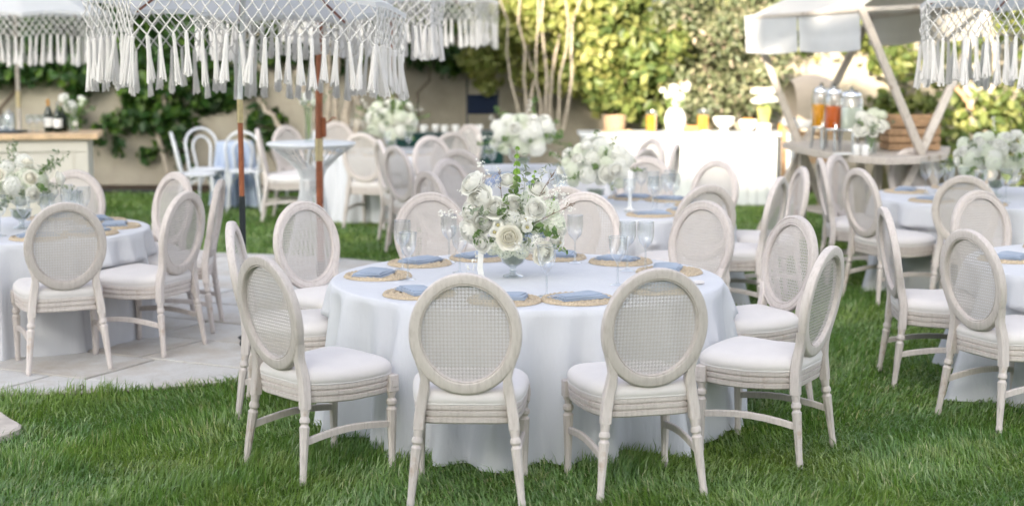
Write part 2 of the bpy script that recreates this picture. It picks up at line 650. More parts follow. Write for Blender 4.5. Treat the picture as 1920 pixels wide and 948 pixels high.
prot = R_(-26)
rp = random.Random(3)
row_y = -3.2
while row_y < 3.2:
    hgt = rp.choice((0.62, 0.74, 0.56))
    x = -3.4 + rp.uniform(0, 0.7)
    while x < 3.3:
        w = rp.uniform(0.75, 1.25)
        g_ = 0.013
        q = [(x + g_, row_y + g_), (x + w - g_, row_y + g_), (x + w - g_, row_y + hgt - g_), (x + g_, row_y + hgt - g_)]
        q = [(PATIO[0] + p[0] * math.cos(prot) - p[1] * math.sin(prot), PATIO[1] + p[0] * math.sin(prot) + p[1] * math.cos(prot)) for p in q]
        q = clip_to_circle(q)
        x += w
        if len(q) < 3:
            continue
        cx = sum(p[0] for p in q) / len(q)
        cy = sum(p[1] for p in q) / len(q)
        zt = 0.020 + rp.uniform(-.0025, .0025)
        n = len(q)
        V = [(p[0] - cx, p[1] - cy, 0.0) for p in q] + [(p[0] - cx, p[1] - cy, zt - .004) for p in q] + \
            [((p[0] - cx) * .99, (p[1] - cy) * .99, zt) for p in q]
        F = [tuple(2 * n + i for i in range(n))]
        for k in (0, 1):
            F += [(k * n + i, k * n + (i + 1) % n, (k + 1) * n + (i + 1) % n, (k + 1) * n + i) for i in range(n)]
        MB().add(V, F).build('paver', 'paver', patio, smooth=False, loc=(cx, cy, 0.0))
    row_y += hgt

# stepping stone at the lower left
mb = MB()
pts = [(0.36 * math.cos(a) * (1 + .08 * math.sin(3 * a + 1) + .05 * math.sin(7 * a)), 0.47 * math.sin(a) * (1 + .07 * math.sin(2 * a) + .04 * math.sin(5 * a + 2))) for a in [2 * PI * k / 40 for k in range(40)]]
V = [(p[0], p[1], 0.0) for p in pts] + [(p[0], p[1], .03) for p in pts] + [(p[0] * .97, p[1] * .97, .038) for p in pts]
F = [tuple(80 + i for i in range(40))]
for k in (0, 1):
    F += [(k * 40 + i, k * 40 + (i + 1) % 40, k * 40 + 40 + (i + 1) % 40, k * 40 + 40 + i) for i in range(40)]
mb.add(V, F)
tag(mb.build('stepping_stone', 'flagstone', smooth=False, loc=(-2.75, 7.4, 0.0)), 'pale irregular stepping stone in the grass at the bottom left', 'stone')
# small dark curled twig at the patio's front edge
p0 = at(149, 741, 8.33)
tag(MB().tube([(0, 0, .004), (.012, 0, .012), (.018, 0, .026), (.008, 0, .034), (-.006, 0, .028)], .0028, 6).build('twig', 'bark_dark', loc=(p0.x, 8.36, 0.02)),
    'tiny dark curled twig on the front edge of the paving', 'twig')

# planting bed and stucco wall
mb = MB()
mb.box((-6.0, 20.15, 0.02), (13.0, 0.62, 0.05))
mb.box((6.2, 20.15, 0.02), (11.2, 0.62, 0.05))
structure(mb.build('planting_bed', 'soil', smooth=False))
mb = MB()
mb.box((0, 20.62, 0.95), (30, 0.22, 1.9))
wall = thing('garden_wall', 'beige stucco garden wall behind the bar and the plants', 'wall')
mb.build('wall_face', 'stucco', wall, smooth=False)
MB().bevbox((0, 20.62, 1.94), (30, 0.30, 0.08), 0.012).build('coping', 'stucco', wall, smooth=False)
hp = [(-7 + .25 * k, 19.83 + .04 * math.sin(k * 1.7) + .02 * math.sin(k * .6), .03) for k in range(26)]
tag(MB().tube(hp, .014, 8).build('hose', 'black_metal'), 'black irrigation hose lying along the foot of the wall', 'hose')


# ------------------------------------------------------------------ unseen building added behind the viewer, its outline shaped to shade the garden
HOUSE_Y = -20.0


def shade_house():
    h = thing('shade_house', 'unseen white building added behind the viewer to shade the garden', 'shade_house', (0, HOUSE_Y, 0))
    # its roof line, by where its shadow's edge falls in the garden (x, depth, height)
    prof = [(-34, 0), (16, 0), (16, 12.6)]
    for (X, Y, z) in ((9.0, 19, .1), (4.2, 18.2, .42), (2.7, 18.2, .34), (1.9, 18.2, .50), (1.2, 18.2, .72), (-.15, 19.6, .85), (-.75, 20, 3.0), (-6.0, 20, 4.6)):
        d = Y - HOUSE_Y - .35
        prof.append((X - d * math.tan(SUN_AZ - PI), z - .16 + d / math.cos(SUN_AZ - PI) * math.tan(SUN_EL)))
    prof.append((-34, 15.0))
    V = [(p[0], 0, p[1]) for p in prof] + [(p[0], -7, p[1]) for p in prof]
    n = len(prof)
    F = [tuple(range(n)), tuple(range(2 * n - 1, n - 1, -1))] + [(i, i + n, (i + 1) % n + n, (i + 1) % n) for i in range(n)]
    MB().add(V, F).build('wall', 'house_wall', h, smooth=False)
    for i in range(2, n - 1):
        a, b = prof[i], prof[i + 1]
        V = [(a[0], .35, a[1] + .01), (b[0], .35, b[1] + .01), (b[0], -7.3, b[1] + .01), (a[0], -7.3, a[1] + .01),
             (a[0], .35, a[1] + .16), (b[0], .35, b[1] + .16), (b[0], -7.3, b[1] + .16), (a[0], -7.3, a[1] + .16)]
        MB().add(V, [(0, 1, 2, 3), (7, 6, 5, 4), (0, 4, 5, 1), (1, 5, 6, 2), (2, 6, 7, 3), (3, 7, 4, 0)]).build('roof', 'roof_tile', h, smooth=False)
    for wx in (-29, -24, -17, -12, -8, -4, 2, 6, 10):
        for wz in (1.5, 4.6):
            w = MB().box((wx, .03, wz), (1.5, .08, 1.5)).build('window', 'white_paint', h, smooth=False)
            MB().box((wx, .08, wz), (1.3, .03, 1.3)).build('pane', 'window_glass', w, smooth=False)


shade_house()


# ------------------------------------------------------------------ foliage
def leaf_arrays(P, N, size, aspect=0.62, fold=0.25):
    """pointed oval leaves: P centres, N normals, size per leaf"""
    n = len(P)
    N = N / np.linalg.norm(N, axis=1, keepdims=True)
    a = rng.normal(size=(n, 3))
    a[:, 2] -= 0.7
    T = a - (a * N).sum(1, keepdims=True) * N
    T /= np.linalg.norm(T, axis=1, keepdims=True) + 1e-9
    B = np.cross(N, T)
    s = size[:, None]
    up = N * s * fold
    V = np.stack([P - T * s, P - T * s * .15 + B * s * aspect + up, P - T * s * .15 - B * s * aspect + up, P + T * s,
                  P + T * s * .5 + B * s * aspect * .62 + up * .6, P + T * s * .5 - B * s * aspect * .62 + up * .6], 1)
    F = np.array([[0, 3, 4, 1], [0, 2, 5, 3]])
    F = (F[None] + (np.arange(n) * 6)[:, None, None]).reshape(-1, 4)
    return V.reshape(-1, 3), F


def leaves_in_blobs(name, blobs, n, size, mat, parent, shell=0.55, jitter=0.35, aspect=0.62):
    """leaves scattered through ellipsoids (cx, cy, cz, rx, ry, rz)"""
    w = np.array([b[3] * b[5] for b in blobs])
    idx = rng.choice(len(blobs), n, p=w / w.sum())
    Bm = np.array(blobs)[idx]
    d = rng.normal(size=(n, 3))
    d /= np.linalg.norm(d, axis=1, keepdims=True)
    r = 1 - shell * rng.random(n) ** 1.6
    P = Bm[:, :3] + d * Bm[:, 3:] * r[:, None] + rng.normal(0, .035, (n, 3))
    N = d + rng.normal(0, jitter + .3, (n, 3)) + np.array([0, -.25, .35])
    S = size * rng.uniform(.45, 1.55, n)
    V, F = leaf_arrays(P, N, S, aspect)
    o = obj(name, np_mesh(name, V, F, mat), parent)
    o['kind'] = 'stuff'
    return o


def blob_cloud(x0, x1, y0, y1, z0, z1, n, r0, r1, seed):
    q = random.Random(seed)
    return [(q.uniform(x0, x1), q.uniform(y0, y1), q.uniform(z0, z1), q.uniform(r0, r1), q.uniform(r0, r1) * .9, q.uniform(r0, r1) * .85) for _ in range(n)]


def limb(mb, a, b, r0, r1, seed, wob=.06, n=7):
    q = random.Random(seed)
    a, b = Vector(a), Vector(b)
    pts = []
    for i in range(n):
        s = i / (n - 1)
        p = a.lerp(b, s)
        if 0 < i < n - 1:
            p += Vector((q.uniform(-wob, wob), q.uniform(-wob, wob), q.uniform(-wob, wob) * .5))
        pts.append(p)
    mb.tube(pts, [r0 + (r1 - r0) * i / (n - 1) for i in range(n)], 8)


# ivy along the top of the wall (left, behind the bar)
def ivy(label, blobs, n, size, stems, group='ivy on the wall', mat='leaf_ivy', stem_mat='bark_dark'):
    c0 = blobs[0]
    v = thing('climbing_ivy', label, 'ivy', (0, 0, 0), group=group)
    leaves_in_blobs('foliage', blobs, n, size, mat, v, .7)
    for i, (a, b, r) in enumerate(stems):
        m = MB()
        limb(m, a, b, r, r * .5, 50 + i, .08, 9)
        m.build('stem', stem_mat, v)
    return v


W = 20.3
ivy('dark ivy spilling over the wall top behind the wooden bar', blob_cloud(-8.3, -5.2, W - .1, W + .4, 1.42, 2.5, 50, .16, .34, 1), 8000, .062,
    [((-6.55, W + .1, 0), (-6.3, W + .15, 2.0), .035), ((-7.0, W, .1), (-6.75, W, 1.9), .02)])
hang = blob_cloud(-5.0, -4.1, W - .05, W + .2, .85, 1.65, 24, .12, .22, 2) + blob_cloud(-4.65, -4.1, W - .05, W + .2, .28, .95, 9, .07, .15, 3) + \
    blob_cloud(-5.3, -4.0, W - .05, W + .4, 1.6, 2.5, 20, .15, .3, 4) + [(-5.0, W, .55, .06, .05, .16), (-5.1, W, .85, .1, .05, .1), (-5.25, W, .62, .05, .05, .14), (-5.28, W, .75, .08, .05, .07)]
ivy('ivy hanging far down the wall right of the wooden bar', hang, 5200, .06,
    [((-4.35, W, .03), (-4.55, W + .1, 1.7), .03), ((-4.15, W, .03), (-4.3, W + .1, 1.2), .018), ((-5.42, 19.9, .03), (-5.85, W, .85), .045)], stem_mat='bark_pale')
ivy('thin ivy trailing down the wall between the bar and the bentwood chairs', blob_cloud(-5.75, -5.2, W - .02, W + .1, .9, 1.5, 5, .05, .12, 81) + blob_cloud(-5.7, -5.4, W - .02, W + .1, .45, .9, 3, .05, .1, 82) + blob_cloud(-4.0, -3.3, W - .02, W + .2, 1.1, 1.7, 10, .1, .2, 83), 1500, .055,
    [((-5.5, W, .03), (-5.4, W + .1, 1.7), .015)])
ivy('ivy along the wall top behind the tall parasol poles', blob_cloud(-4.0, -1.35, W, W + .45, 1.6, 2.6, 34, .16, .33, 5) + blob_cloud(-1.4, -.25, W - .05, W + .3, 1.55, 2.5, 16, .12, .24, 66) + blob_cloud(-1.35, -.95, W, W + .3, 1.35, 2.2, 5, .1, .18, 6)
    + blob_cloud(-3.6, -2.9, W - .1, W + .1, .5, 1.1, 5, .08, .16, 61), 6000, .06,
    [((-1.15, W, .4), (-1.1, W + .1, 2.0), .018)])


def shrub(name, label, cat, blobs, n, size, mat, trunks, bark, group=None, shell=.6, aspect=.62):
    v = thing(name, label, cat, (0, 0, 0), group=group)
    leaves_in_blobs('crown', blobs, n, size, mat, v, shell, aspect=aspect)
    for i, (a, b, r0, r1) in enumerate(trunks):
        m = MB()
        limb(m, a, b, r0, r1, 900 + i + int(abs(a[0]) * 100), .05)
        m.build('trunk', bark, v)
    return v


# pale slender trunks in front of the wall, left of centre
shrub('young_tree', 'young tree with several pale bare stems behind the left back table', 'tree',
      blob_cloud(-2.9, -1.3, 19.7, 20.4, 2.0, 2.9, 22, .2, .36, 8), 2600, .055, 'leaf_mid',
      [(at(668, 300, 19.6), at(672, 20, 19.7), .055, .04), (at(648, 290, 19.7), at(664, 60, 19.8), .06, .035), (at(640, 260, 19.8), at(628, 60, 19.9), .04, .02),
       (at(618, 270, 19.8), at(612, 60, 20), .04, .025), (at(592, 262, 19.7), at(556, 130, 19.8), .05, .035), (at(530, 250, 19.7), at(482, 185, 19.7), .035, .02)], 'bark_pale')
# sunlit yellow green shrub with many stems, centre
tr = [(at(978 + 11 * k, 250 - 3 * (k % 3), 19.0 + .3 * (k % 3)), at(930 + 22 * k + (13 * k) % 17, -60, 18.95 + .35 * (k % 3)), .013 + .007 * (k % 3), .008) for k in range(8)]
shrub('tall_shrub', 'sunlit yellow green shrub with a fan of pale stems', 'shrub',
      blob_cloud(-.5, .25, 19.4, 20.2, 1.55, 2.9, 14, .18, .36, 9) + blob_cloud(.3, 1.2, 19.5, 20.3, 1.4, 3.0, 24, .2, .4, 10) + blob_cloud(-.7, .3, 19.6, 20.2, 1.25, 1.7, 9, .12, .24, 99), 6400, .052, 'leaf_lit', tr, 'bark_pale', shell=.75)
shrub('leafy_bush', 'bright green leafy bush behind the left end of the buffet', 'bush',
      blob_cloud(.75, 2.0, 19.5, 20.2, 1.25, 2.9, 34, .2, .4, 12) + blob_cloud(.95, 1.7, 19.3, 19.8, .9, 1.4, 8, .12, .22, 13), 6200, .062, 'leaf_mid',
      [((1.4, 19.9, 0), (1.3, 19.9, 2.2), .06, .03), ((1.6, 19.9, 0), (1.9, 19.9, 2.0), .04, .02)], 'bark_dark', shell=.75)
shrub('grey_green_shrub', 'grey green small leaved shrub behind the right end of the buffet', 'shrub',
      blob_cloud(1.95, 3.3, 19.3, 20.3, .9, 3.1, 52, .22, .42, 14), 12500, .036, 'leaf_olive',
      [((2.5, 19.9, 0), (2.4, 19.9, 2.2), .06, .03), ((2.9, 19.9, 0), (3.1, 19.9, 2.2), .05, .03)], 'bark_dark', shell=.75, aspect=.5)
ivy('sunlit ivy hedge at the right behind the rustic stall', blob_cloud(5.05, 8.0, 18.6, 19.4, .2, 3.0, 90, .2, .42, 15), 9500, .058,
    [((5.6, 18.7, 0), (5.5, 18.7, 2.3), .05), ((6.6, 18.7, 0), (6.7, 18.7, 2.3), .04), ((5.25, 18.55, .6), (5.3, 18.55, 1.6), .05)], 'ivy on the wall', 'leaf_mid', 'bark_pale')
m = MB()
limb(m, at(1792, 165, 18.3), at(1825, 205, 18.25), .03, .022, 77, .02)
tag(m.build('branch', 'terracotta'), 'short reddish branch stub poking out of the right ivy hedge', 'branch')
ivy('thin ivy climbing the sunlit wall behind the stall', blob_cloud(3.3, 5.0, 20.2, 20.5, 1.75, 2.7, 26, .15, .32, 16) + blob_cloud(4.55, 5.2, 19.9, 20.3, .3, 1.8, 14, .1, .25, 17), 3200, .058,
    [((4.8, 20.2, 0), (4.7, 20.3, 1.9), .025)], 'ivy on the wall', 'leaf_mid', 'bark_pale')
# tall trees beyond the wall close the view
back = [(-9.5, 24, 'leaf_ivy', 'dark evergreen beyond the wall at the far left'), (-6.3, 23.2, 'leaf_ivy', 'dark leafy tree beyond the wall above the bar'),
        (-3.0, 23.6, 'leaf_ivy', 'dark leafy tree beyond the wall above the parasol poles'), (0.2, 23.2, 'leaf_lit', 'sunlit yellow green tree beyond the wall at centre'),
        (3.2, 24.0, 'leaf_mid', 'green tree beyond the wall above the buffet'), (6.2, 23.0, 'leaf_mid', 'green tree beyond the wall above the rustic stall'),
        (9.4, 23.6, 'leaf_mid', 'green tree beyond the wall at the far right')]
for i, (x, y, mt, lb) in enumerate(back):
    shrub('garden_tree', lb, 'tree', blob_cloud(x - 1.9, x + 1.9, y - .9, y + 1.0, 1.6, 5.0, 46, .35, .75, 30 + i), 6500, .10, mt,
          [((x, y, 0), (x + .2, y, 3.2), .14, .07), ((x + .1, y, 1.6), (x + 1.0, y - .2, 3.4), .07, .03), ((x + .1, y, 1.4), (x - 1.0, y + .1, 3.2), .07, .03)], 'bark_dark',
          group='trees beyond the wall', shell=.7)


# ------------------------------------------------------------------ oval back chair (faces +Y locally, origin on the floor under the seat)
def seat_outline(n=56):
    """rounded trapezoid with bowed sides, counter-clockwise; returns points with outward normals"""
    pts = []
    for k in range(n):
        a = 2 * PI * k / n
        ca, sa = math.cos(a), math.sin(a)
        e = 0.36
        x = math.copysign(abs(ca) ** e, ca)
        y = math.copysign(abs(sa) ** e, sa)
        hw = 0.222 + 0.022 * y
        yy = y * 0.228
        pts.append((x * hw * (1 + .02 * math.cos(y * 1.5)), yy + .004 + (0.018 * (1 - x * x) if y > .8 else 0)))
    return pts


def loft(levels, outline, cap_top=True, cap_bot=False, zfun=None):
    """levels (z, offset) - outline pushed outward by the offset"""
    n = len(outline)
    nm = []
    for i in range(n):
        a, b = outline[i - 1], outline[(i + 1) % n]
        d = Vector((b[1] - a[1], -(b[0] - a[0])))
        nm.append(d.normalized())
    V, F = [], []
    for (z, o) in levels:
        for i, p in enumerate(outline):
            x, y = p[0] + nm[i].x * o, p[1] + nm[i].y * o
            V.append((x, y, z + (zfun(x, y) if zfun else 0)))
    for k in range(len(levels) - 1):
        for i in range(n):
            j = (i + 1) % n
            F.append((k * n + i, k * n + j, (k + 1) * n + j, (k + 1) * n + i))
    if cap_top == 'dome':
        top = [V[(len(levels) - 1) * n + i] for i in range(n)]
        b = len(levels)
        for k_, dz in ((.8, .006), (.55, .011), (.28, .013)):
            V += [(p[0] * k_, p[1] * k_, p[2] * k_ + levels[-1][0] * (1 - k_) + dz) for p in top]
            for i in range(n):
                j = (i + 1) % n
                F.append(((b - 1) * n + i, (b - 1) * n + j, b * n + j, b * n + i))
            b += 1
        V.append((0, 0, levels[-1][0] + .0135))
        F += [((b - 1) * n + i, (b - 1) * n + (i + 1) % n, b * n) for i in range(n)]
    elif cap_top:
        F.append(tuple((len(levels) - 1) * n + i for i in range(n)))
    if cap_bot:
        F.append(tuple(range(n - 1, -1, -1)))
    return V, F


OC, OHW, OHH, LEAN0, LEAN1 = 0.688, 0.225, 0.243, -0.218, -0.305


def lean(z):
    return LEAN0 + (LEAN1 - LEAN0) * max(0, (z - .43)) / 0.5 - 0.0


def chair_meshes():
    M = {}
    zf = lambda x, y: -.010 * (math.cos(y / .23 * PI / 2) ** 2) * (1 if abs(x) > .15 else .4)
    so = seat_outline()
    rail = [(.325, -.03), (.327, -.010), (.333, -.003), (.350, -.001), (.352, -.008), (.358, -.008), (.361, .001), (.376, .003), (.379, -.005),
            (.384, -.005), (.387, .004), (.400, .005), (.405, .000), (.406, -.02)]
    M['seat_rail'] = MB().add(*loft(rail, so, True, True, zf)).mesh('seat_rail', 'wood_white', True, 28)
    cush = [(.402, -.012), (.404, .001), (.412, .006), (.428, .009), (.444, .004), (.456, -.008), (.464, -.020), (.469, -.034)]
    M['cushion'] = MB().add(*loft(cush, so, 'dome', True, zf)).mesh('cushion', 'linen', True, 60)
    M['piping'] = MB().tube([(p[0] * 1.012, p[1] * 1.012, .407 + zf(*p)) for p in so], .0042, 6, closed=True).mesh('piping', 'linen')
    # front leg, turned and fluted
    prof = [(.0125, 0), (.0155, .006), (.0165, .03), (.0145, .04), (.0150, .05), (.0225, .235), (.0235, .252), (.0165, .262), (.0165, .268), (.0235, .276),
            (.0235, .290), (.0155, .300), (.0165, .312), (.0225, .325), (.0225, .330)]
    mb = MB().lathe(prof, 16, flute=(.05, .24, .12))
    mb.bevbox((0, 0, .365), (.050, .050, .074), .004)
    mb.bevbox((.0255, 0, .365), (.004, .024, .030), .0012)
    mb.bevbox((-.0255, 0, .365), (.004, .024, .030), .0012)
    mb.bevbox((0, .0255, .365), (.024, .004, .030), .0012)
    M['front_leg'] = mb.mesh('leg', 'wood_white', True, 30)
    # rear leg with the stile that carries the oval (right side; mirrored for the left)
    for sx, nm in ((1, 'rear_r'), (-1, 'rear_l')):
        mb = MB()
        st = [(.31, .192, -.222), (.36, .188, -.219), (.42, .178, -.216), (.47, .168, -.220), (.51, .165, -.228), (.545, .172, -.235), (.58, .184, -.242)]
        hw, hd = .0215, .021
        V, F = [], []
        for (z, x, y) in st:
            w = hw - (.004 if z > .5 else 0)
            for (dx, dy) in ((-w, -hd + .005), (-w + .005, -hd), (w - .005, -hd), (w, -hd + .005), (w, hd - .005), (w - .005, hd), (-w + .005, hd), (-w, hd - .005)):
                V.append((sx * (x + dx), y + dy, z))
        for k in range(len(st) - 1):
            for i in range(8):
                j = (i + 1) % 8
                q = (k * 8 + i, k * 8 + j, k * 8 + 8 + j, k * 8 + 8 + i)
                F.append(q if sx > 0 else q[::-1])
        F.append(tuple(range(7, -1, -1)) if sx > 0 else tuple(range(8)))
        mb.add(V, F)
        # lower turned leg raked back and outwards
        a, b = Vector((sx * .226, -.262, 0)), Vector((sx * .192, -.222, .312))
        d = (b - a).normalized()
        Mx = d.to_track_quat('Z', 'Y').to_matrix()
        Ln = (b - a).length
        pr = [(.0120, 0), (.0150, .006), (.0165, .03), (.0145, .04), (.0150, .05), (.0215, .22), (.0225, .238), (.0165, .247), (.0165, .252), (.0225, .26), (.0225, .272), (.0175, .282), (.0215, Ln)]
        mb.lathe(pr, 16, a, (.05, .225, .12), Mx)
        M[nm] = mb.mesh('leg', 'wood_white', True, 30)
        # side stretcher, slightly arched
        mb = MB()
        V, F = [], []
        for i in range(7):
            s = i / 6
            y = -.240 + s * (.215 + .240)
            x = sx * (.207 + s * .012)
            z = .175 + .022 * math.sin(s * PI) + .012 * s
            for (dx, dz) in ((-.009, -.014), (.009, -.014), (.009, .010), (.006, .014), (-.006, .014), (-.009, .010)):
                V.append((x + dx, y, z + dz))
        for k in range(6):
            for i in range(6):
                j = (i + 1) % 6
                F.append((k * 6 + i, k * 6 + 6 + i, k * 6 + 6 + j, k * 6 + j))
        mb.add(V, F)
        M['stretcher' + nm[-2:]] = mb.mesh('stretcher', 'wood_white', True, 30)
    # oval frame with moulded section
    sec = [(0.0, -.010), (0.06, -.017), (.12, -.014), (.2, -.019), (.8, -.021), (.92, -.018), (1.0, -.010), (1.0, .010), (.93, .017), (.8, .020), (.72, .015), (.62, .019), (.3, .018), (.2, .014), (.1, .017), (0.0, .010)]
    N = 72
    V, F = [], []
    for k in range(N):
        a = 2 * PI * k / N
        wd = .050 + .004 * max(0, -math.sin(a))
        for (s, d) in sec:
            hw, hh = OHW - wd * (1 - s), OHH - wd * (1 - s)
            x, z = hw * math.cos(a), OC + hh * math.sin(a)
            V.append((x, lean(z) + d, z))
    ns = len(sec)
    for k in range(N):
        k2 = (k + 1) % N
        for i in range(ns):
            j = (i + 1) % ns
            F.append((k * ns + i, k * ns + j, k2 * ns + j, k2 * ns + i))
    M['back_frame'] = MB().add(V, F).mesh('back_frame', 'wood_white', True, 35)
    # woven cane panel: upright and level strands plus the two diagonals
    iw, ih = OHW - .050 + .006, OHH - .050 + .006
    mb = MB()

    def strand(p, q, w, off):
        d = Vector((q[0] - p[0], q[1] - p[1]))
        L = d.length
        if L < .01:
            return
        nrm = Vector((-d.y, d.x)) / L * w / 2
        V = []
        for e in (p, q):
            for s in (-1, 1):
                x, z = e[0] + s * nrm.x, OC + e[1] + s * nrm.y
                V.append((x, lean(z) + off, z))
        mb.add(V, [(0, 1, 3, 2)])

    pitch = .0145
    kx = int(iw / pitch)
    for k in range(-kx, kx + 1):
        x = k * pitch
        h_ = ih * math.sqrt(max(0, 1 - (x / iw) ** 2))
        strand((x, -h_), (x, h_), .0048, .0000)
    kz = int(ih / pitch)
    for k in range(-kz, kz + 1):
        z = k * pitch
        w_ = iw * math.sqrt(max(0, 1 - (z / ih) ** 2))
        strand((-w_, z), (w_, z), .0048, .0012)
    for sg, off in ((1, .0024), (-1, -.0012)):
        for k in range(-30, 31):
            c_ = (k + .0) * pitch
            # line z = sg*x + c_ against the ellipse
            A = 1 / iw ** 2 + 1 / ih ** 2
            B = 2 * sg * c_ / ih ** 2
            C_ = c_ * c_ / ih ** 2 - 1
            D = B * B - 4 * A * C_
            if D <= 0:
                continue
            x1, x2 = (-B - math.sqrt(D)) / (2 * A), (-B + math.sqrt(D)) / (2 * A)
            strand((x1, sg * x1 + c_), (x2, sg * x2 + c_), .0022, off)
    M['cane_panel'] = mb.mesh('cane_panel', 'cane', False)
    return M


CM = chair_meshes()


def oval_chair(label, back_xy, face, group):
    """back_xy: where the top of the back stands over the ground; face: direction the sitter looks"""
    f = Vector(face).normalized()
    loc = (back_xy[0] + f.x * .30, back_xy[1] + f.y * .30, 0)
    on_patio = math.hypot(loc[0] - PATIO[0], loc[1] - PATIO[1]) < PATIO[2] - .3
    c = thing('oval_back_chair', label, 'chair', (loc[0], loc[1], .021 if on_patio else .004), math.atan2(-f.x, f.y), group)
    c.scale = (1, 1, 1.035)
    obj('seat_rail', CM['seat_rail'], c)
    cu = obj('cushion', CM['cushion'], c)
    obj('piping', CM['piping'], cu)
    for sx in (1, -1):
        obj('leg', CM['front_leg'], c, (sx * .222, .212, 0))
    obj('leg', CM['rear_r'], c)
    obj('leg', CM['rear_l'], c)
    obj('stretcher', CM['stretcher_r'], c)
    obj('stretcher', CM['stretcher_l'], c)
    bf = obj('back_frame', CM['back_frame'], c)
    obj('cane_panel', CM['cane_panel'], bf)
    return c


# ------------------------------------------------------------------ table ware meshes
def mat_mesh():
    nr, na = 30, 150
    Rm = .172
    V, F = [], []
    for i in range(nr + 1):
        r = Rm * i / nr
        ring = r / (Rm / 6.0)
        k = int(min(5, ring))
        ph = ring - k
        for j in range(na):
            a = 2 * PI * j / na
            nb = max(5, int((k + .5) * 6))
            z = .002 + .015 * abs(math.sin(PI * ph)) ** .7 * (.55 + .45 * abs(math.sin(nb * a / 2 + (ph - .5) * 2.2 + k)))
            rr = r * (1 + (.012 * math.sin(nb * a) if i == nr else 0))
            V.append((rr * math.cos(a), rr * math.sin(a), z if i < nr else .0005))
    for i in range(nr):
        for j in range(na):
            j2 = (j + 1) % na
            F.append((i * na + j, (i + 1) * na + j, (i + 1) * na + j2, i * na + j2))
    return MB().add(V, F).mesh('placemat', 'straw', True, 0)


def napkin_mesh(seed):
    q = random.Random(seed)
    mb = MB()
    lay = [(.235, .150, 0), (.225, .140, .35), (.20, .118, .8)]
    z0 = 0.0
    for i, (w, d, sk) in enumerate(lay):
        nx, ny = 14, 6
        th = .0115 - i * .0015
        V, F = [], []
        for s in (0, 1):
            for a in range(nx + 1):
                for b in range(ny + 1):
                    u, v = a / nx * 2 - 1, b / ny * 2 - 1
                    edge = max(abs(u) ** 6, abs(v) ** 6)
                    x = u * w / 2 + sk * .012 * v
                    y = v * d / 2 + .006 * math.sin(u * 2 + i + seed)
                    z = z0 + (th * (1 - .75 * edge) if s else 0) + .0016 * math.sin(u * 3 + v * 2 + seed + i) * s + .003 * (1 - v) * s
                    V.append((x, y, z))
        m_ = (nx + 1) * (ny + 1)
        for s in (0, 1):
            for a in range(nx):
                for b in range(ny):
                    p = s * m_ + a * (ny + 1) + b
                    f = (p, p + ny + 1, p + ny + 2, p + 1)
                    F.append(f if s else f[::-1])
        per = [a * (ny + 1) for a in range(nx + 1)] + [nx * (ny + 1) + b for b in range(1, ny + 1)] + [a * (ny + 1) + ny for a in range(nx - 1, -1, -1)] + [b for b in range(ny - 1, 0, -1)]
        for k in range(len(per)):
            a, b = per[k], per[(k + 1) % len(per)]
            F.append((a, b, b + m_, a + m_))
        mb.add(V, F)
        z0 += th * .9
    return mb.mesh('napkin', 'napkin', True, 60)


GOB = [(.034, .0), (.034, .002), (.010, .006), (.0045, .014), (.004, .05), (.0055, .062), (.004, .07), (.0045, .085), (.012, .095), (.026, .110), (.034, .130), (.038, .155), (.041, .190)]
GOB2 = [(.034, .0), (.034, .002), (.010, .006), (.0045, .014), (.004, .085), (.0055, .098), (.018, .108), (.030, .122), (.037, .145), (.039, .170), (.037, .205)]
MM = dict(mat=mat_mesh(), nap=[napkin_mesh(s) for s in (1, 2, 3)])


def glass_mesh(prof):
    mb = MB().lathe(prof, 24)
    mb.f = [f for f in mb.f if len(f) == 4]
    r, z = prof[-1]
    mb.tube([(r * math.cos(2 * PI * k / 24), r * math.sin(2 * PI * k / 24), z) for k in range(24)], .0017, 5, closed=True)
    return mb.mesh('goblet', 'glass', True, 60)


MM['gob'] = [glass_mesh(GOB), glass_mesh(GOB2)]
MM['fork'] = MB().tube([(-.09, .0, .002), (-.06, .002, .006), (-.02, .003, .010), (.02, 0, .013), (.06, -.003, .012)], [.0035, .003, .0024, .003, .0045], 6).mesh('fork', 'silver')

TZ = 0.69


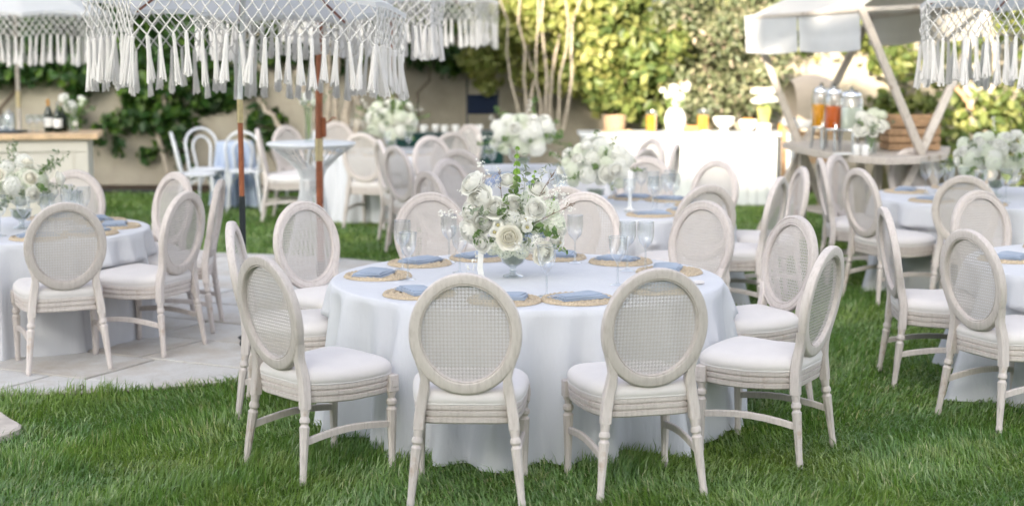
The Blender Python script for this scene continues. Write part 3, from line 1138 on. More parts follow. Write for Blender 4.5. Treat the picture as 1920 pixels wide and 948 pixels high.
def tablecloth(label, c, R, chairs, seed, hem_out=.16, zt=TZ, group='white cloths on the round tables', mat='cloth_white', floor=.006):
    """chairs: list of (angle, front distance) that hold the cloth back"""
    q = random.Random(seed)
    NA, NZ = 288, 26
    ph = [q.uniform(0, 2 * PI) for _ in range(8)]
    V, F = [], []
    rows = []
    rows.append([(R * .33 * math.cos(2 * PI * k / NA), R * .33 * math.sin(2 * PI * k / NA), zt) for k in range(NA)])
    rows.append([(R * .72 * math.cos(2 * PI * k / NA), R * .72 * math.sin(2 * PI * k / NA), zt + .0005) for k in range(NA)])
    for rr, dz in ((R - .030, 0), (R - .014, -.0015), (R - .005, -.007)):
        rows.append([(rr * math.cos(2 * PI * k / NA), rr * math.sin(2 * PI * k / NA), zt + dz) for k in range(NA)])
    for i in range(NZ):
        t_ = (i + 1) / NZ
        row = []
        for k in range(NA):
            a = 2 * PI * k / NA
            fold = ((lambda w: 1.1 - 2.2 * abs(math.sin(w / 2)) ** .75)(15 * a + ph[0] + .8 * math.sin(3 * a + ph[1])) +   .6 * math.sin(25 * a + ph[2] + 1.2 * math.sin(2 * a + ph[3])) + .4 * math.sin(5 * a + ph[4]) + .35 * math.sin(34 * a + ph[6]))
            amp = .078 * t_ ** .7
            rr = R + .002 + hem_out * t_ ** 1.25 * (.75 + .25 * math.sin(4 * a + ph[5])) + amp * fold
            lim = 9
            for (ca, fr) in chairs:
                dlt = abs((a - ca + PI) % (2 * PI) - PI)
                half = math.asin(min(.99, .24 / max(fr, .3)))
                if dlt < half * 1.25:
                    s = max(0.0, (dlt - half * .8) / (half * .45))
                    lim = min(lim, max(fr - .03, R * .95) + s * s * .3)
            zz = zt - .010 - (zt - .010 - floor) * t_ + .010 * t_ * math.sin(9 * a + ph[6]) * (1 if t_ > .9 else .3)
            if zz < .52 and rr > lim:
                rr = lim + (rr - lim) * .12
            zz = max(zz, .008)
            row.append((rr * math.cos(a), rr * math.sin(a), zz))
        rows.append(row)
    for r_ in rows:
        V += r_
    for i in range(len(rows) - 1):
        for k in range(NA):
            k2 = (k + 1) % NA
            F.append((i * NA + k, (i + 1) * NA + k, (i + 1) * NA + k2, i * NA + k2))
    F.append(tuple(range(NA)))
    o = MB().add(V, F).build('tablecloth', mat, None, True, 0, loc=(c[0], c[1], 0))
    return tag(o, label, 'tablecloth', group)


def round_table(label, c, R, rz=0.3):
    t_ = thing('round_table', label, 'table', (c[0], c[1], 0), rz, 'round tables under white cloths')
    MB().lathe([(0, .655), (R - .06, .655), (R - .045, .662), (R - .045, .676), (R - .06, .682), (0, .682)], 64).build('tabletop', 'crate_wood', t_)
    for k in range(4):
        a = PI / 4 + k * PI / 2
        x, y = R * .55 * math.cos(a), R * .55 * math.sin(a)
        MB().tube([(x, y, .654), (x * 1.05, y * 1.05, .02), (x * 1.05, y * 1.05, 0.004)], [.016, .016, .02], 8).build('leg', 'black_metal', t_)


# ------------------------------------------------------------------ flowers
def petal_flower(layers, r_out, h, mat, seed=0, flare=1.0):
    """layers: (petals, radius share, height share, lip) from the heart outwards"""
    q = random.Random(seed)
    mb = MB()
    for li, (n, rs, hs, lip) in enumerate(layers):
        off = q.uniform(0, 6.28)
        for i in range(n):
            th = off + 2 * PI * i / n + q.uniform(-.12, .12)
            Rr = r_out * rs * q.uniform(.94, 1.06)
            H = h * hs * q.uniform(.93, 1.07)
            half = PI / n * (1.45 if n > 2 else 1.2)
            tw = q.uniform(.05, .11)
            nu, nv = 6, 5
            V, F = [], []
            for b in range(nv + 1):
                v = b / nv
                for a in range(nu + 1):
                    u = a / nu * 2 - 1
                    tt = th + u * half * (.35 + .65 * math.sin(min(1, v * 1.2) * PI / 2))
                    rad = Rr * (.25 + .75 * math.sin(v * PI / 2) ** .7) * (1 + tw * u)
                    k = max(0.0, (v - .62) / .38)
                    rad += r_out * lip * flare * k ** 1.6
                    z = H * v * (1 - .20 * abs(u) ** 2.4) - h * max(0, lip) * .75 * flare * k ** 2.4
                    rad += r_out * .02 * math.sin(4 * u + i + li) * k
                    V.append((rad * math.cos(tt), rad * math.sin(tt), z))
            for b in range(nv):
                for a in range(nu):
                    p = b * (nu + 1) + a
                    F.append((p, p + 1, p + nu + 2, p + nu + 1))
            mb.add(V, F)
    # the bed that closes the heart
    mb.lathe([(r_out * .16, h * .55), (r_out * .13, h * .82), (r_out * .05, h * .93), (0, h * .92)], 10)
    return mb.mesh('flower', mat, True, 0)


ROSE = [(2, .20, 1.0, -.10), (3, .33, 1.0, -.13), (4, .50, .96, -.15), (5, .66, .86, -.10), (5, .80, .70, .02), (6, .90, .52, .18)]
PEONY = [(3, .22, 1.0, -.10), (4, .36, 1.0, -.14), (5, .52, .97, -.17), (6, .68, .90, -.17), (7, .82, .78, -.12), (7, .93, .62, -.02), (8, 1.0, .46, .10)]
RANUN = [(3, .34, .55, .05), (5, .62, .62, .16), (6, .8, .5, .26)]


def hydrangea_mesh(mat, n=64, r=.05, fl=.013, seed=0):
    q = random.Random(seed)
    mb = MB()
    for i in range(n):
        z = 1 - 1.6 * (i + .5) / n
        a = i * 2.39996
        s = math.sqrt(max(0, 1 - z * z))
        nv = Vector((s * math.cos(a), s * math.sin(a), z))
        p = nv * r * q.uniform(.88, 1.06)
        p.z = p.z * .85
        T = nv.orthogonal().normalized()
        T = Matrix.Rotation(q.uniform(0, PI), 3, nv) @ T
        B = nv.cross(T)
        for k in range(4):
            w = k * PI / 2
            d = T * math.cos(w) + B * math.sin(w)
            e = T * -math.sin(w) + B * math.cos(w)
            mb.add([p, p + d * fl * .6 + e * fl * .45 + nv * .002, p + d * fl + nv * .001, p + d * fl * .6 - e * fl * .45 + nv * .002], [(0, 1, 2, 3)])
    return mb.mesh('hydrangea', mat, False)


def sprig_mesh(n=14, ln=.16, leaf=.02, mat='leaf_bouquet', seed=0, stem_r=.0014):
    q = np.random.default_rng(seed)
    P = np.array([[0.012 * math.sin(k * 2.4), 0.012 * math.cos(k * 2.4), ln * (k + 2) / (n + 1)] for k in range(n)])
    N = q.normal(0, .6, (n, 3)) + np.array([0, 0, .5])
    V, F = leaf_arrays(P, N, leaf * q.uniform(.6, 1.2, n), .5)
    mb = MB().add(V.tolist(), F.tolist())
    mb.tube([(0, 0, 0), (.004, 0, ln * .5), (0, .003, ln)], stem_r, 5)
    return mb.mesh('leaf_sprig', mat, False)


def blossom_mesh(seed=0, ln=.2):
    q = random.Random(seed)
    mb = MB()
    for i in range(30):
        z = ln * (.3 + .7 * q.random())
        a = q.uniform(0, 2 * PI)
        r = q.uniform(.004, .022)
        c = Vector((r * math.cos(a), r * math.sin(a), z))
        s = q.uniform(.004, .008)
        d = Vector((math.cos(a), math.sin(a), .6)).normalized()
        T = d.orthogonal().normalized()
        B = d.cross(T)
        mb.add([c + T * s, c + B * s, c - T * s, c - B * s, c + d * s * .8], [(0, 1, 4), (1, 2, 4), (2, 3, 4), (3, 0, 4)])
    return mb.mesh('blossom_sprig', 'petal_white', False)


def twig_mesh(seed=0, ln=.24):
    mb = MB()
    q = random.Random(seed)
    mb.tube([(0, 0, 0), (.006, .003, ln * .4), (-.003, .006, ln * .75), (.004, .002, ln)], [.002, .0018, .0014, .0008], 5)
    for i in range(7):
        z = ln * q.uniform(.35, .95)
        a = q.uniform(0, 6.28)
        mb.tube([(0, 0, z), (.014 * math.cos(a), .014 * math.sin(a), z + .018)], [.001, .0026], 5)
    return mb.mesh('twig', 'twig', True, 0)


def bells_mesh():
    mb = MB()
    mb.tube([(0, 0, 0), (.003, 0, .12), (0, .002, .26)], .0016, 5)
    for k in range(5):
        z = .10 + k * .037
        s = .020 - k * .0022
        for j in range(3):
            a = j * 2.09 + k
            Mx = Vector((math.cos(a), math.sin(a), .6)).to_track_quat('Z', 'Y').to_matrix()
            b = MB().lathe([(.003, 0), (s * .6, s * .35), (s, s * .6), (s * .8, s * .45)], 8, (0, 0, z), None, Mx)
            b.f = [f for f in b.f if len(f) == 4]
            mb.add(b.v, b.f)
    return mb.mesh('bell_stalk', 'bell_green', True, 0)


FL = dict(
    rose=[petal_flower(ROSE, .048, .050, 'petal_white', k) for k in (1, 2, 3)],
    cream=[petal_flower(ROSE, .048, .048, 'petal_cream', 5)],
    peony=[petal_flower(PEONY, .056, .050, 'petal_white', k) for k in (8, 9)],
    ranun=[petal_flower(RANUN, .027, .020, 'petal_white', 11)],
    hyd=[hydrangea_mesh('petal_white', 64, .052, .014, 1), hydrangea_mesh('petal_green', 60, .048, .013, 2)],
    blue=[hydrangea_mesh('petal_blue', 22, .024, .009, 3)],
    sprig=[sprig_mesh(14, .15, .021, 'leaf_bouquet', 1), sprig_mesh(12, .13, .018, 'leaf_sage', 2), sprig_mesh(16, .19, .024, 'leaf_bouquet', 3), sprig_mesh(14, .2, .02, 'leaf_sage', 4)],
    bloss=[blossom_mesh(1), blossom_mesh(2)], twig=[twig_mesh(1), twig_mesh(2)], bell=[bells_mesh()],
    eye=[MB().lathe([(0, .010), (.006, .009), (.0085, .004), (.006, 0)], 10).mesh('flower_eye', 'flower_eye')])
PARTNAME = dict(rose='rose', cream='rose', peony='peony', ranun='ranunculus', hyd='hydrangea', blue='blue_blossom', sprig='leaf_sprig', bloss='blossom_sprig', twig='twig', bell='bell_stalk')
COMPOTE = [(.050, 0), (.052, .004), (.046, .010), (.022, .016), (.016, .026), (.020, .034), (.015, .042), (.017, .050), (.030, .058), (.052, .072), (.062, .090), (.060, .105), (.068, .120), (.072, .126)]
cm = MB().lathe(COMPOTE, 32, flute=(.055, .11, .03))
cm.f = [f for f in cm.f if len(f) == 4]
MM['compote'] = cm.mesh('vase', 'glass_thick', True, 50)
MM['stems'] = MB().lathe([(0, .062), (.03, .064), (.05, .078), (.056, .10), (.05, .118), (0, .12)], 16).mesh('stems', 'leaf_bouquet')
MM['ribbon'] = MB().surf([(x + .012 * math.sin(z * 30) * k, .004 * math.sin(z * 60 + x * 200), z) for z, k in [(-i * .016, i / 10) for i in range(11)] for x in (-.014, 0, .014)],
                         [(i * 3 + j, i * 3 + j + 1, i * 3 + j + 4, i * 3 + j + 3) for i in range(10) for j in (0, 1)]).mesh('ribbon', 'petal_white', True, 0)


def place_flower(par, kind, pos, nrm, s=1.0, q=random):
    var = q.choice(FL[kind])
    n = Vector(nrm).normalized()
    M = n.to_track_quat('Z', 'Y').to_matrix() @ Matrix.Rotation(q.uniform(0, 6.28), 3, 'Z')
    o = obj(PARTNAME[kind], var, par, pos, M.to_euler(), s)
    if kind == 'ranun':
        obj('flower_eye', FL['eye'][0], o, (0, 0, .008))
    return o


def arrangement(label, loc, seed, sx=.22, sz=.17, zc=.30, n=34, mix=None, extra=None, vase=True, scale=1.0):
    q = random.Random(seed)
    a = thing('flower_arrangement', label, 'flowers', loc, q.uniform(0, 6) if extra is None else 0, 'flower centrepieces')
    if vase:
        obj('vase', MM['compote'], a)
        obj('stems', MM['stems'], a)
    mix = mix or (['rose'] * 7 + ['peony'] * 5 + ['hyd'] * 7 + ['cream'] * 3 + ['ranun'] * 4 + ['sprig'] * 7 + ['bloss'] * 3 + ['blue'])
    for (kind, p, nr, s) in (extra or []):
        place_flower(a, kind, p, nr, s, q)
    for i in range(n):
        z = 1 - 1.75 * (i + .5) / n
        w = i * 2.39996 + q.uniform(-.3, .3)
        s = math.sqrt(max(0, 1 - z * z))
        d = Vector((s * math.cos(w), s * math.sin(w), z))
        kind = q.choice(mix)
        k = q.uniform(.72, .98) if kind not in ('sprig', 'bloss', 'twig') else q.uniform(.55, .85)
        p = Vector((d.x * sx * k, d.y * sx * k, zc + d.z * sz * k))
        if extra is not None and d.y < -.15 and kind not in ('sprig', 'bloss', 'hyd'):
            p.y *= .55
        nr = d + Vector((q.uniform(-.3, .3), q.uniform(-.3, .3), q.uniform(-.1, .4)))
        place_flower(a, kind, p, nr, q.uniform(.85, 1.2) * scale, q)
    # a full body of greenery and small florets inside
    for i in range(14):
        d = Vector((q.gauss(0, 1), q.gauss(0, 1), q.gauss(0, .8))).normalized()
        place_flower(a, 'hyd', Vector((d.x * sx * .5, d.y * sx * .5, zc + d.z * sz * .45)), d, 1.25 * scale, q)
    for i in range(10):
        d = Vector((q.gauss(0, 1), q.gauss(0, 1), q.gauss(.2, .6))).normalized()
        place_flower(a, 'sprig', Vector((d.x * sx * .55, d.y * sx * .55, zc + d.z * sz * .5)), d, q.uniform(.8, 1.15) * scale, q)
    return a


# ------------------------------------------------------------------ the tables, their chairs and place settings
def G(px, py, z=0.0):
    u, v = (px - 960) / FPX, (474 - py) / FPX
    c, s = math.cos(PITCH), math.sin(PITCH)
    t = (z - CAM_H) / (-s + v * c)
    return (u * t, (c + v * s) * t)


TABLES = {
    # key: centre, radius, short name, chairs (seat name, top-of-back pixel or world xy, turn, setting?)
    'centre': ((.075, 7.94), .985, 'centre table', [
        ('front left', (-.185, 6.19), (.03, 1), 1), ('front right', (.585, 6.33), (-.115, .45), 1), ('near right', (1.41, 7.02), (-.866, .5), 1),
        ('near left', (-1.06, 6.71), (.75, .66), 1), ('right', (1.475, 8.27), (-.86, -.42), 1), ('back right', (1.10, 9.06), (-.70, -.72), 1),
        ('far middle right', (.44, 9.60), (-.15, -1), 1), ('far middle left', (-.495, 9.58), (.25, -1), 1), ('back left', (-1.19, 9.04), (.70, -.72), 1), ('left', (-1.41, 8.0), (.99, .04), 1)]),
    'patio': ((-3.1, 10.05), .80, 'patio table', [
        ('front right', (-2.47, 8.80), (-.41, .91), 1), ('near right', (-1.93, 9.45), (-.93, .36), 1), ('back right', (-2.29, 10.88), None, 1),
        ('right', (-1.88, 10.28), (-1, -.05), 1), ('back', (-3.03, 11.05), None, 1), ('front left', (-3.42, 8.88), None, 1)]),
    'second': ((.72, 11.42), .86, 'table behind the centre table', [
        ('far right', (1.58, 12.27), None, 1), ('front right', (1.24, 10.09), (-.40, .92), 1), ('near right', (1.80, 10.70), (-.90, .42), 1), ('right', (2.10, 11.56), None, 1),
        ('far middle', (1.06, 12.6), None, 1), ('far left', (-.50, 12.38), None, 1), ('left', (-.58, 10.96), (.85, .55), 1), ('front', (.33, 9.98), None, 0)]),
    'far_right': ((3.72, 12.2), .95, 'far right table', [
        ('far left', (3.40, 13.62), None, 1), ('front', (3.07, 10.80), None, 1), ('near left', (2.48, 11.42), (.93, .365), 1), ('back left', (2.60, 12.84), (.8, -.6), 1), ('left', (2.40, 12.44), (1, -.05), 0)]),
    'near_right': ((3.40, 8.45), .95, 'near right table', [
        ('front left', (2.20, 7.66), (.90, .40), 1), ('left', (2.04, 8.72), (1, -.05), 1), ('back left', (2.84, 9.70), None, 1)]),
    'left_back': ((-1.30, 17.2), .80, 'left back table', [
        ('front left', (-1.50, 15.9), (.35, .94), 1), ('left', (-2.66, 16.75), (1, .1), 1), ('back left', (-2.45, 17.35), (.75, -.65), 0), ('far left', (-2.0, 18.2), (.4, -.9), 0),
        ('front right', (-.60, 16.1), None, 1), ('back right', (-.46, 17.55), (-.7, -.7), 0)]),
    'middle_back': ((.15, 14.65), .88, 'middle back table', [
        ('left', (-1.23, 14.80), (.95, .30), 1), ('near left', (-1.02, 13.95), (.8, .6), 1), ('back left', (-.79, 15.45), (.6, -.8), 0), ('front left', (-.44, 13.42), (.35, .9), 1), ('back right', (1.32, 15.0), (-.8, -.5), 0),
        ('right', (1.46, 14.2), (-.95, .25), 0), ('front right', (1.13, 13.52), (-.75, .66), 0)]),
}
seed = 100
for key, (c, R, nm, chairs) in TABLES.items():
    lim = []
    for (sn, b, f, st) in chairs:
        if f is None:
            f = (c[0] - b[0], c[1] - b[1])
        fv = Vector(f).normalized()
        ux, uy = b[0] + fv.x * .30 - c[0], b[1] + fv.y * .30 - c[1]
        fr = math.hypot(ux, uy) - .245
        lim.append((math.atan2(uy, ux), fr))
        ch = oval_chair('oval cane-back chair at the %s place of the %s' % (sn, nm), b, fv, 'oval cane-back chairs at the round tables')
        if st:
            a = math.atan2(b[1] - c[1], b[0] - c[0])
            q = random.Random(seed * 31 + len(lim))
            mr = R - .235
            mx_, my_ = c[0] + mr * math.cos(a), c[1] + mr * math.sin(a)
            sl = '%s place of the %s' % (sn, nm)
            tag(obj('placemat', MM['mat'], None, (mx_, my_, TZ + .0015), (0, 0, a + q.uniform(-.5, .5))), 'straw placemat, ' + sl, 'placemat', 'straw placemats on the tables')
            n_ = obj('napkin', MM['nap'][len(lim) % 3], None, (mx_ + q.uniform(-.02, .02), my_ + q.uniform(-.02, .02), TZ + .0150), (0, 0, a + PI / 2 + q.uniform(-.4, .4)), (q.uniform(.88, 1.05), q.uniform(.88, 1.08), q.uniform(.6, .85)))
            tag(n_, 'folded blue napkin, ' + sl, 'napkin', 'blue napkins on the tables')
            if key in ('centre', 'patio', 'second', 'near_right'):
                obj('ribbon_tie', MM['fork'], n_, (-.06, -.01, .012), (0, 0, q.uniform(-.4, .4)))
            if key != 'centre':
                gr_ = R - .47
                for j, da in enumerate((-.13, .24) if key in ('second', 'far_right', 'patio') else (.1,)):
                    ga = a + da
                    tag(obj('goblet', MM['gob'][j], None, (c[0] + (gr_ + .06 * j) * math.cos(ga), c[1] + (gr_ + .06 * j) * math.sin(ga), TZ + .002), None, (1.12, 1.12, 1.2)),
                        ('flared stemmed goblet, ' if j == 0 else 'round bowled wine glass, ') + sl, 'glass', 'glasses on the tables')
    round_table('round table under white cloth, ' + nm, c, R)
    tablecloth('long white cloth draped over the ' + nm, c, R, lim, seed)
    seed += 1
# glasses of the centre table, where each one stands
gl = [((765, 525), 0, 'in front of the left placemat'), ((755, 506), 1, 'behind the other at the left edge'), ((842, 492), 1, 'left of the flowers toward the far chairs'), ((862, 512), 0, 'just left of the flower vase'),
      ((1025, 556), 0, 'nearest the viewer right of the vase'), ((1078, 493), 1, 'right behind the flowers'), ((1158, 535), 0, 'left of the three at the right'), ((1176, 508), 1, 'tallest at the right side'), ((1210, 509), 1, 'rightmost of all')]
for (p, k, w) in gl:
    x, y = G(p[0], p[1], TZ)
    tag(obj('goblet', MM['gob'][k], None, (x, y, TZ + .002), (0, 0, x), (1.12, 1.12, 1.24)), 'clear stemmed glass on the centre table, ' + w, 'glass', 'glasses on the tables')
x, y = G(1310, 533, TZ)
tag(MB().bevbox((0, 0, .009), (.05, .035, .016), .004).build('place_card', 'linen', loc=(x, y, TZ + .002), rot=(0, 0, .4)), 'tiny cream box at the right rim of the centre table', 'box')

# centre arrangement, built after the photograph (local x to the right, y away)
K = 1 / 378.0                                        # metres per pixel at the vase


def ph(px, py, y=-.1):
    return ((px - 960) * K, y, (518 - py) * K + .0)


ex = [('cream', ph(953, 436, -.17), (0, -1, .25), 1.25), ('cream', ph(1012, 462, -.15), (.5, -.8, -.2), 1.2), ('rose', ph(928, 384, -.14), (-.2, -.9, .5), 1.2), ('peony', ph(888, 342, -.06), (-.6, -.5, .6), 1.15),
      ('peony', ph(903, 368, -.10), (-.5, -.8, .3), 1.2), ('peony', ph(887, 390, -.08), (-.8, -.6, .1), 1.1), ('peony', ph(885, 425, -.08), (-.6, -.7, -.4), 1.15), ('peony', ph(905, 408, -.12), (-.3, -.9, 0), 1.0),
      ('ranun', ph(984, 403, -.15), (.1, -1, .2), 1.05), ('ranun', ph(986, 416, -.16), (.1, -1, .0), .95), ('ranun', ph(932, 412, -.16), (0, -1, .1), .95), ('ranun', ph(926, 425, -.16), (-.1, -1, 0), .95), ('ranun', ph(1046, 447, -.1), (.5, -.8, 0), .9),
      ('blue', ph(917, 337, -.08), (-.1, -.7, .6), 1.0), ('blue', ph(928, 330, -.06), (.1, -.6, .8), 1.05), ('blue', ph(988, 436, -.14), (.2, -1, 0), 1.0), ('blue', ph(1015, 430, -.12), (.3, -.9, 0), .9), ('blue', ph(992, 340, -.05), (.1, -.5, .8), .7),
      ('bell', ph(966, 372, -.05), (.02, -.05, 1), 1.05), ('bell', ph(1022, 398, -.07), (.45, -.1, 1), .5), ('hyd', ph(1040, 412, -.08), (.7, -.6, .2), 1.05), ('hyd', ph(1030, 385, -.08), (.5, -.6, .5), 1.0), ('rose', ph(1005, 356, -.06), (.2, -.6, .8), 1.1), ('rose', ph(950, 340, -.02), (0, -.5, .9), 1.05),
      ('rose', ph(1043, 425, -.06), (.8, -.5, .1), .95), ('hyd', ph(945, 458, -.12), (-.1, -.9, -.3), 1.0), ('hyd', ph(975, 462, -.1), (0, -.9, -.4), .9), ('hyd', ph(922, 455, -.1), (-.3, -.8, -.3), .9),
      ('twig', ph(1000, 410, -.12), (.9, -.2, .5), 1.0), ('twig', ph(990, 395, -.1), (.6, -.1, 1), 1.1), ('twig', ph(940, 380, -.06), (-.1, 0, 1), .8), ('bloss', ph(1010, 380, -.08), (.8, -.1, .9), 1.0), ('bloss', ph(1000, 390, -.1), (.9, -.3, .5), 1.0),
      ('bloss', ph(990, 380, -.06), (.4, 0, 1), 1.0), ('bloss', ph(1010, 400, -.08), (1, -.1, .2), .9), ('bloss', ph(935, 365, -.04), (-.1, 0, 1), .8), ('sprig', ph(970, 400, -.12), (.1, -.4, 1), .9), ('sprig', ph(965, 410, -.12), (.3, -.5, .8), .9),
      ('sprig', ph(990, 370, -.05), (.5, 0, 1), 1.0), ('sprig', ph(930, 440, -.13), (-1, -.4, -.1), .6), ('rose', ph(905, 446, -.12), (-.5, -.8, -.2), 1.0), ('hyd', ph(1000, 448, -.13), (.1, -.9, -.2), .95), ('rose', ph(1036, 440, -.09), (.7, -.7, -.1), .95), ('hyd', ph(960, 400, -.14), (0, -1, .2), .95), ('rose', ph(960, 378, -.12), (.1, -.9, .4), 1.0), ('peony', ph(1000, 385, -.13), (.3, -.9, .3), .9), ('bell', ph(985, 380, -.06), (.25, -.05, 1), .7), ('sprig', ph(1025, 450, -.1), (.7, -.5, -.2), .8), ('sprig', ph(905, 420, -.1), (-.4, -.8, -.3), .6), ('sprig', ph(950, 400, -.12), (-.1, -.5, .9), .9)]
ca = arrangement('large white rose bouquet with green bells in a glass vase on the centre table', (.005, 7.95, TZ + .002), 5, .20, .15, .29, 18,
                 ['hyd'] * 5 + ['sprig'] * 5 + ['bloss'] * 4 + ['rose'] * 3, ex)
obj('ribbon', MM['ribbon'], ca, ((900 - 960) * K, -.12, (462 - 0) * 0 + .14))
arrangement('white rose bouquet in a glass vase on the patio table', (-3.10, 10.05, TZ + .002), 21, .25, .17, .28, 40)
arrangement('wide white hydrangea bouquet on the table behind the centre table', (.60, 11.45, TZ + .002), 22, .27, .17, .29, 44, ['hyd'] * 12 + ['rose'] * 5 + ['peony'] * 4 + ['sprig'] * 9 + ['bloss'] * 3)
arrangement('white hydrangea and rose bouquet on the far right table', (3.70, 12.2, TZ + .002), 23, .33, .20, .30, 48, ['hyd'] * 14 + ['rose'] * 7 + ['peony'] * 4 + ['sprig'] * 4 + ['bloss'] * 4)
arrangement('tall loose white and green bouquet on the left back table', (-1.30, 17.2, TZ + .002), 24, .30, .22, .33, 44, ['hyd'] * 10 + ['rose'] * 5 + ['sprig'] * 14 + ['bloss'] * 4, scale=1.2)
arrangement('round white bouquet with sage leaves on the middle back table', (.10, 14.65, TZ + .002), 25, .32, .20, .31, 46, ['hyd'] * 12 + ['rose'] * 4 + ['peony'] * 4 + ['sprig'] * 10 + ['bloss'] * 3, scale=1.15)
tag(MB().lathe([(.04, 0), (.042, .005), (.02, .012), (.013, .03), (.012, .13), (.022, .15), (.026, .16), (.020, .165), (.020, .27), (0, .275)], 16).build('candlestick', 'porcelain', loc=(.83, 11.2, TZ + .002)),
    'white candle in a white holder beside the bouquet behind the centre table', 'candle')


# ------------------------------------------------------------------ fringed parasols
def tassel_mesh(seed, L=.272):
    q = random.Random(seed)
    mb = MB()
    mb.lathe([(.004, 0), (.0095, -.006), (.0105, -.014), (.008, -.022)], 8)
    for k in range(11):
        a = k * 2.39996
        r0, r1 = .007 * math.sqrt(k / 11), .0225 * math.sqrt((k + .5) / 11)
        l = L * q.uniform(.93, 1.04)
        mb.tube([(r0 * math.cos(a), r0 * math.sin(a), -.012), (r0 * 1.3 * math.cos(a) + q.uniform(-.002, .002), r0 * 1.3 * math.sin(a), -l * .5),
                 (r1 * math.cos(a), r1 * math.sin(a), -l)], [.0048, .0054, .0064], 5)
    return mb.mesh('tassel', 'rope', True, 60)


TAS = [tassel_mesh(s) for s in (1, 2, 3, 4)]


def parasol(label, loc, R=.95, edge_z=2.10, shift=(0, 0), tilt=(0, 0), rz=0.2, pole_r=.022, black_to=None, brass=(1.18, 1.34), seed=0, fringe=1.0, plate=.21, upper='pole_wood', crank=True, wood='pole_wood'):
    """shift: canopy centre against the pole foot; tilt: drop per metre along x and y"""
    q = random.Random(seed)
    u = thing('fringed_parasol', label, 'parasol', loc, 0, 'fringed parasols')
    sx, sy = shift
    top = edge_z + .50
    ez = lambda x, y: edge_z + tilt[0] * (x - sx) + tilt[1] * (y - sy)
    corners = [(sx + R * math.cos(rz + k * PI / 4), sy + R * math.sin(rz + k * PI / 4)) for k in range(8)]
    # canopy: eight panels, edges scalloped inwards and upwards
    NE, NR = 10, 8
    V, F = [], []
    ring = []
    for k in range(8):
        a, b = corners[k], corners[(k + 1) % 8]
        for i in range(NE):
            s = i / NE
            x, y = a[0] + (b[0] - a[0]) * s, a[1] + (b[1] - a[1]) * s
            pull = 1 - .035 * math.sin(PI * s)
            x, y = sx + (x - sx) * pull, sy + (y - sy) * pull
            ring.append((x, y, ez(x, y) + .028 * math.sin(PI * s), s))
    n = len(ring)
    for j in range(NR + 1):
        t_ = j / NR
        for (x, y, z, s) in ring:
            zz = z + (top - z) * (t_ ** .92) - .05 * math.sin(PI * t_) * math.sin(PI * s) - .02 * math.sin(PI * t_)
            V.append((x + (sx - x) * t_, y + (sy - y) * t_, zz))
    # small valance band turned down
    for j in range(NR):
        for i in range(n):
            i2 = (i + 1) % n
            F.append((j * n + i, j * n + i2, (j + 1) * n + i2, (j + 1) * n + i))
    b0 = len(V)
    for (x, y, z, s) in ring:
        V.append((x, y, z - .030))
    for i in range(n):
        i2 = (i + 1) % n
        F.append((b0 + i, b0 + i2, i2, i))
    cn = MB().add(V, F).build('canopy', 'canvas_cool', u, True, 30)
    # ribs, hub, pole
    for k in range(8):
        x, y = corners[k]
        MB().tube([(sx + (x - sx) * .04, sy + (y - sy) * .04, top - .06), (sx + (x - sx) * .97, sy + (y - sy) * .97, ez(x, y) - .012)], .008, 6).build('rib', 'pole_wood', u)
        MB().tube([(sx * .9, sy * .9, top - .36), (sx + (x - sx) * .5, sy + (y - sy) * .5, (top + ez(x, y)) / 2 - .05)], .006, 6).build('strut', 'pole_wood', u)
    MB().lathe([(.03, top - .40), (.04, top - .39), (.04, top - .33), (.03, top - .32)], 12, (sx * .9, sy * .9, 0)).build('hub', 'pole_wood', u)
    MB().lathe([(.012, top - .03), (.02, top + .02), (.028, top + .05), (.016, top + .09), (0, top + .11)], 12, (sx, sy, 0)).build('finial', 'pole_wood', u)

    def pp(z):
        s = max(0, (z - brass[1]) / (top - brass[1]))
        return (sx * s, sy * s, z)
    lo = black_to or .35
    MB().tube([(0, 0, .02), (0, 0, lo)], pole_r * 1.15, 12).build('base_tube', 'black_metal', u)
    MB().lathe([(plate, 0), (plate, .018), (min(.06, plate * .8), .03), (.045, .05), (.03, .06)], 28, (0, 0, .006)).build('base_plate', 'black_metal', u)
    MB().tube([(0, 0, lo), (0, 0, brass[0])], pole_r, 12).build('pole', wood, u)
    MB().tube([(0, 0, brass[0] - .01), (0, 0, brass[1] + .01)], pole_r * 1.12, 12).build('pole_joint', 'brass', u)
    MB().tube([pp(brass[1]), pp((top + brass[1]) / 2), pp(top - .02)], pole_r, 12).build('pole', upper, u)
    cr = not crank or MB().bevbox((pole_r + .012, -.0, brass[1] + .09), (.03, .045, .14), .006).build('crank_housing', 'pole_wood', u)
    if crank:
        MB().tube([(pole_r + .02, -.0, brass[1] + .12), (pole_r + .05, -.01, brass[1] + .13), (pole_r + .075, -.015, brass[1] + .16), (pole_r + .10, -.015, brass[1] + .155)], .006, 6).build('crank_handle', 'pole_wood', cr)
    # knotted net hanging from the edge, tassels at its points
    per = [0]
    for i in range(n):
        a, b = ring[i], ring[(i + 1) % n]
        per.append(per[-1] + math.hypot(b[0] - a[0], b[1] - a[1]))
    NT_ = int(round(per[-1] / .077))

    def edge(sv):
        sv = (sv % NT_) / NT_ * per[-1]
        import bisect
        i = min(n - 1, bisect.bisect_right(per, sv) - 1)
        w = (sv - per[i]) / (per[i + 1] - per[i])
        a, b = ring[i], ring[(i + 1) % n]
        return Vector((a[0] + (b[0] - a[0]) * w, a[1] + (b[1] - a[1]) * w, a[2] + (b[2] - a[2]) * w - .02))
    NH = .225 * fringe
    ROW = 5                                             # half diamonds
    mb = MB()
    jit = {}

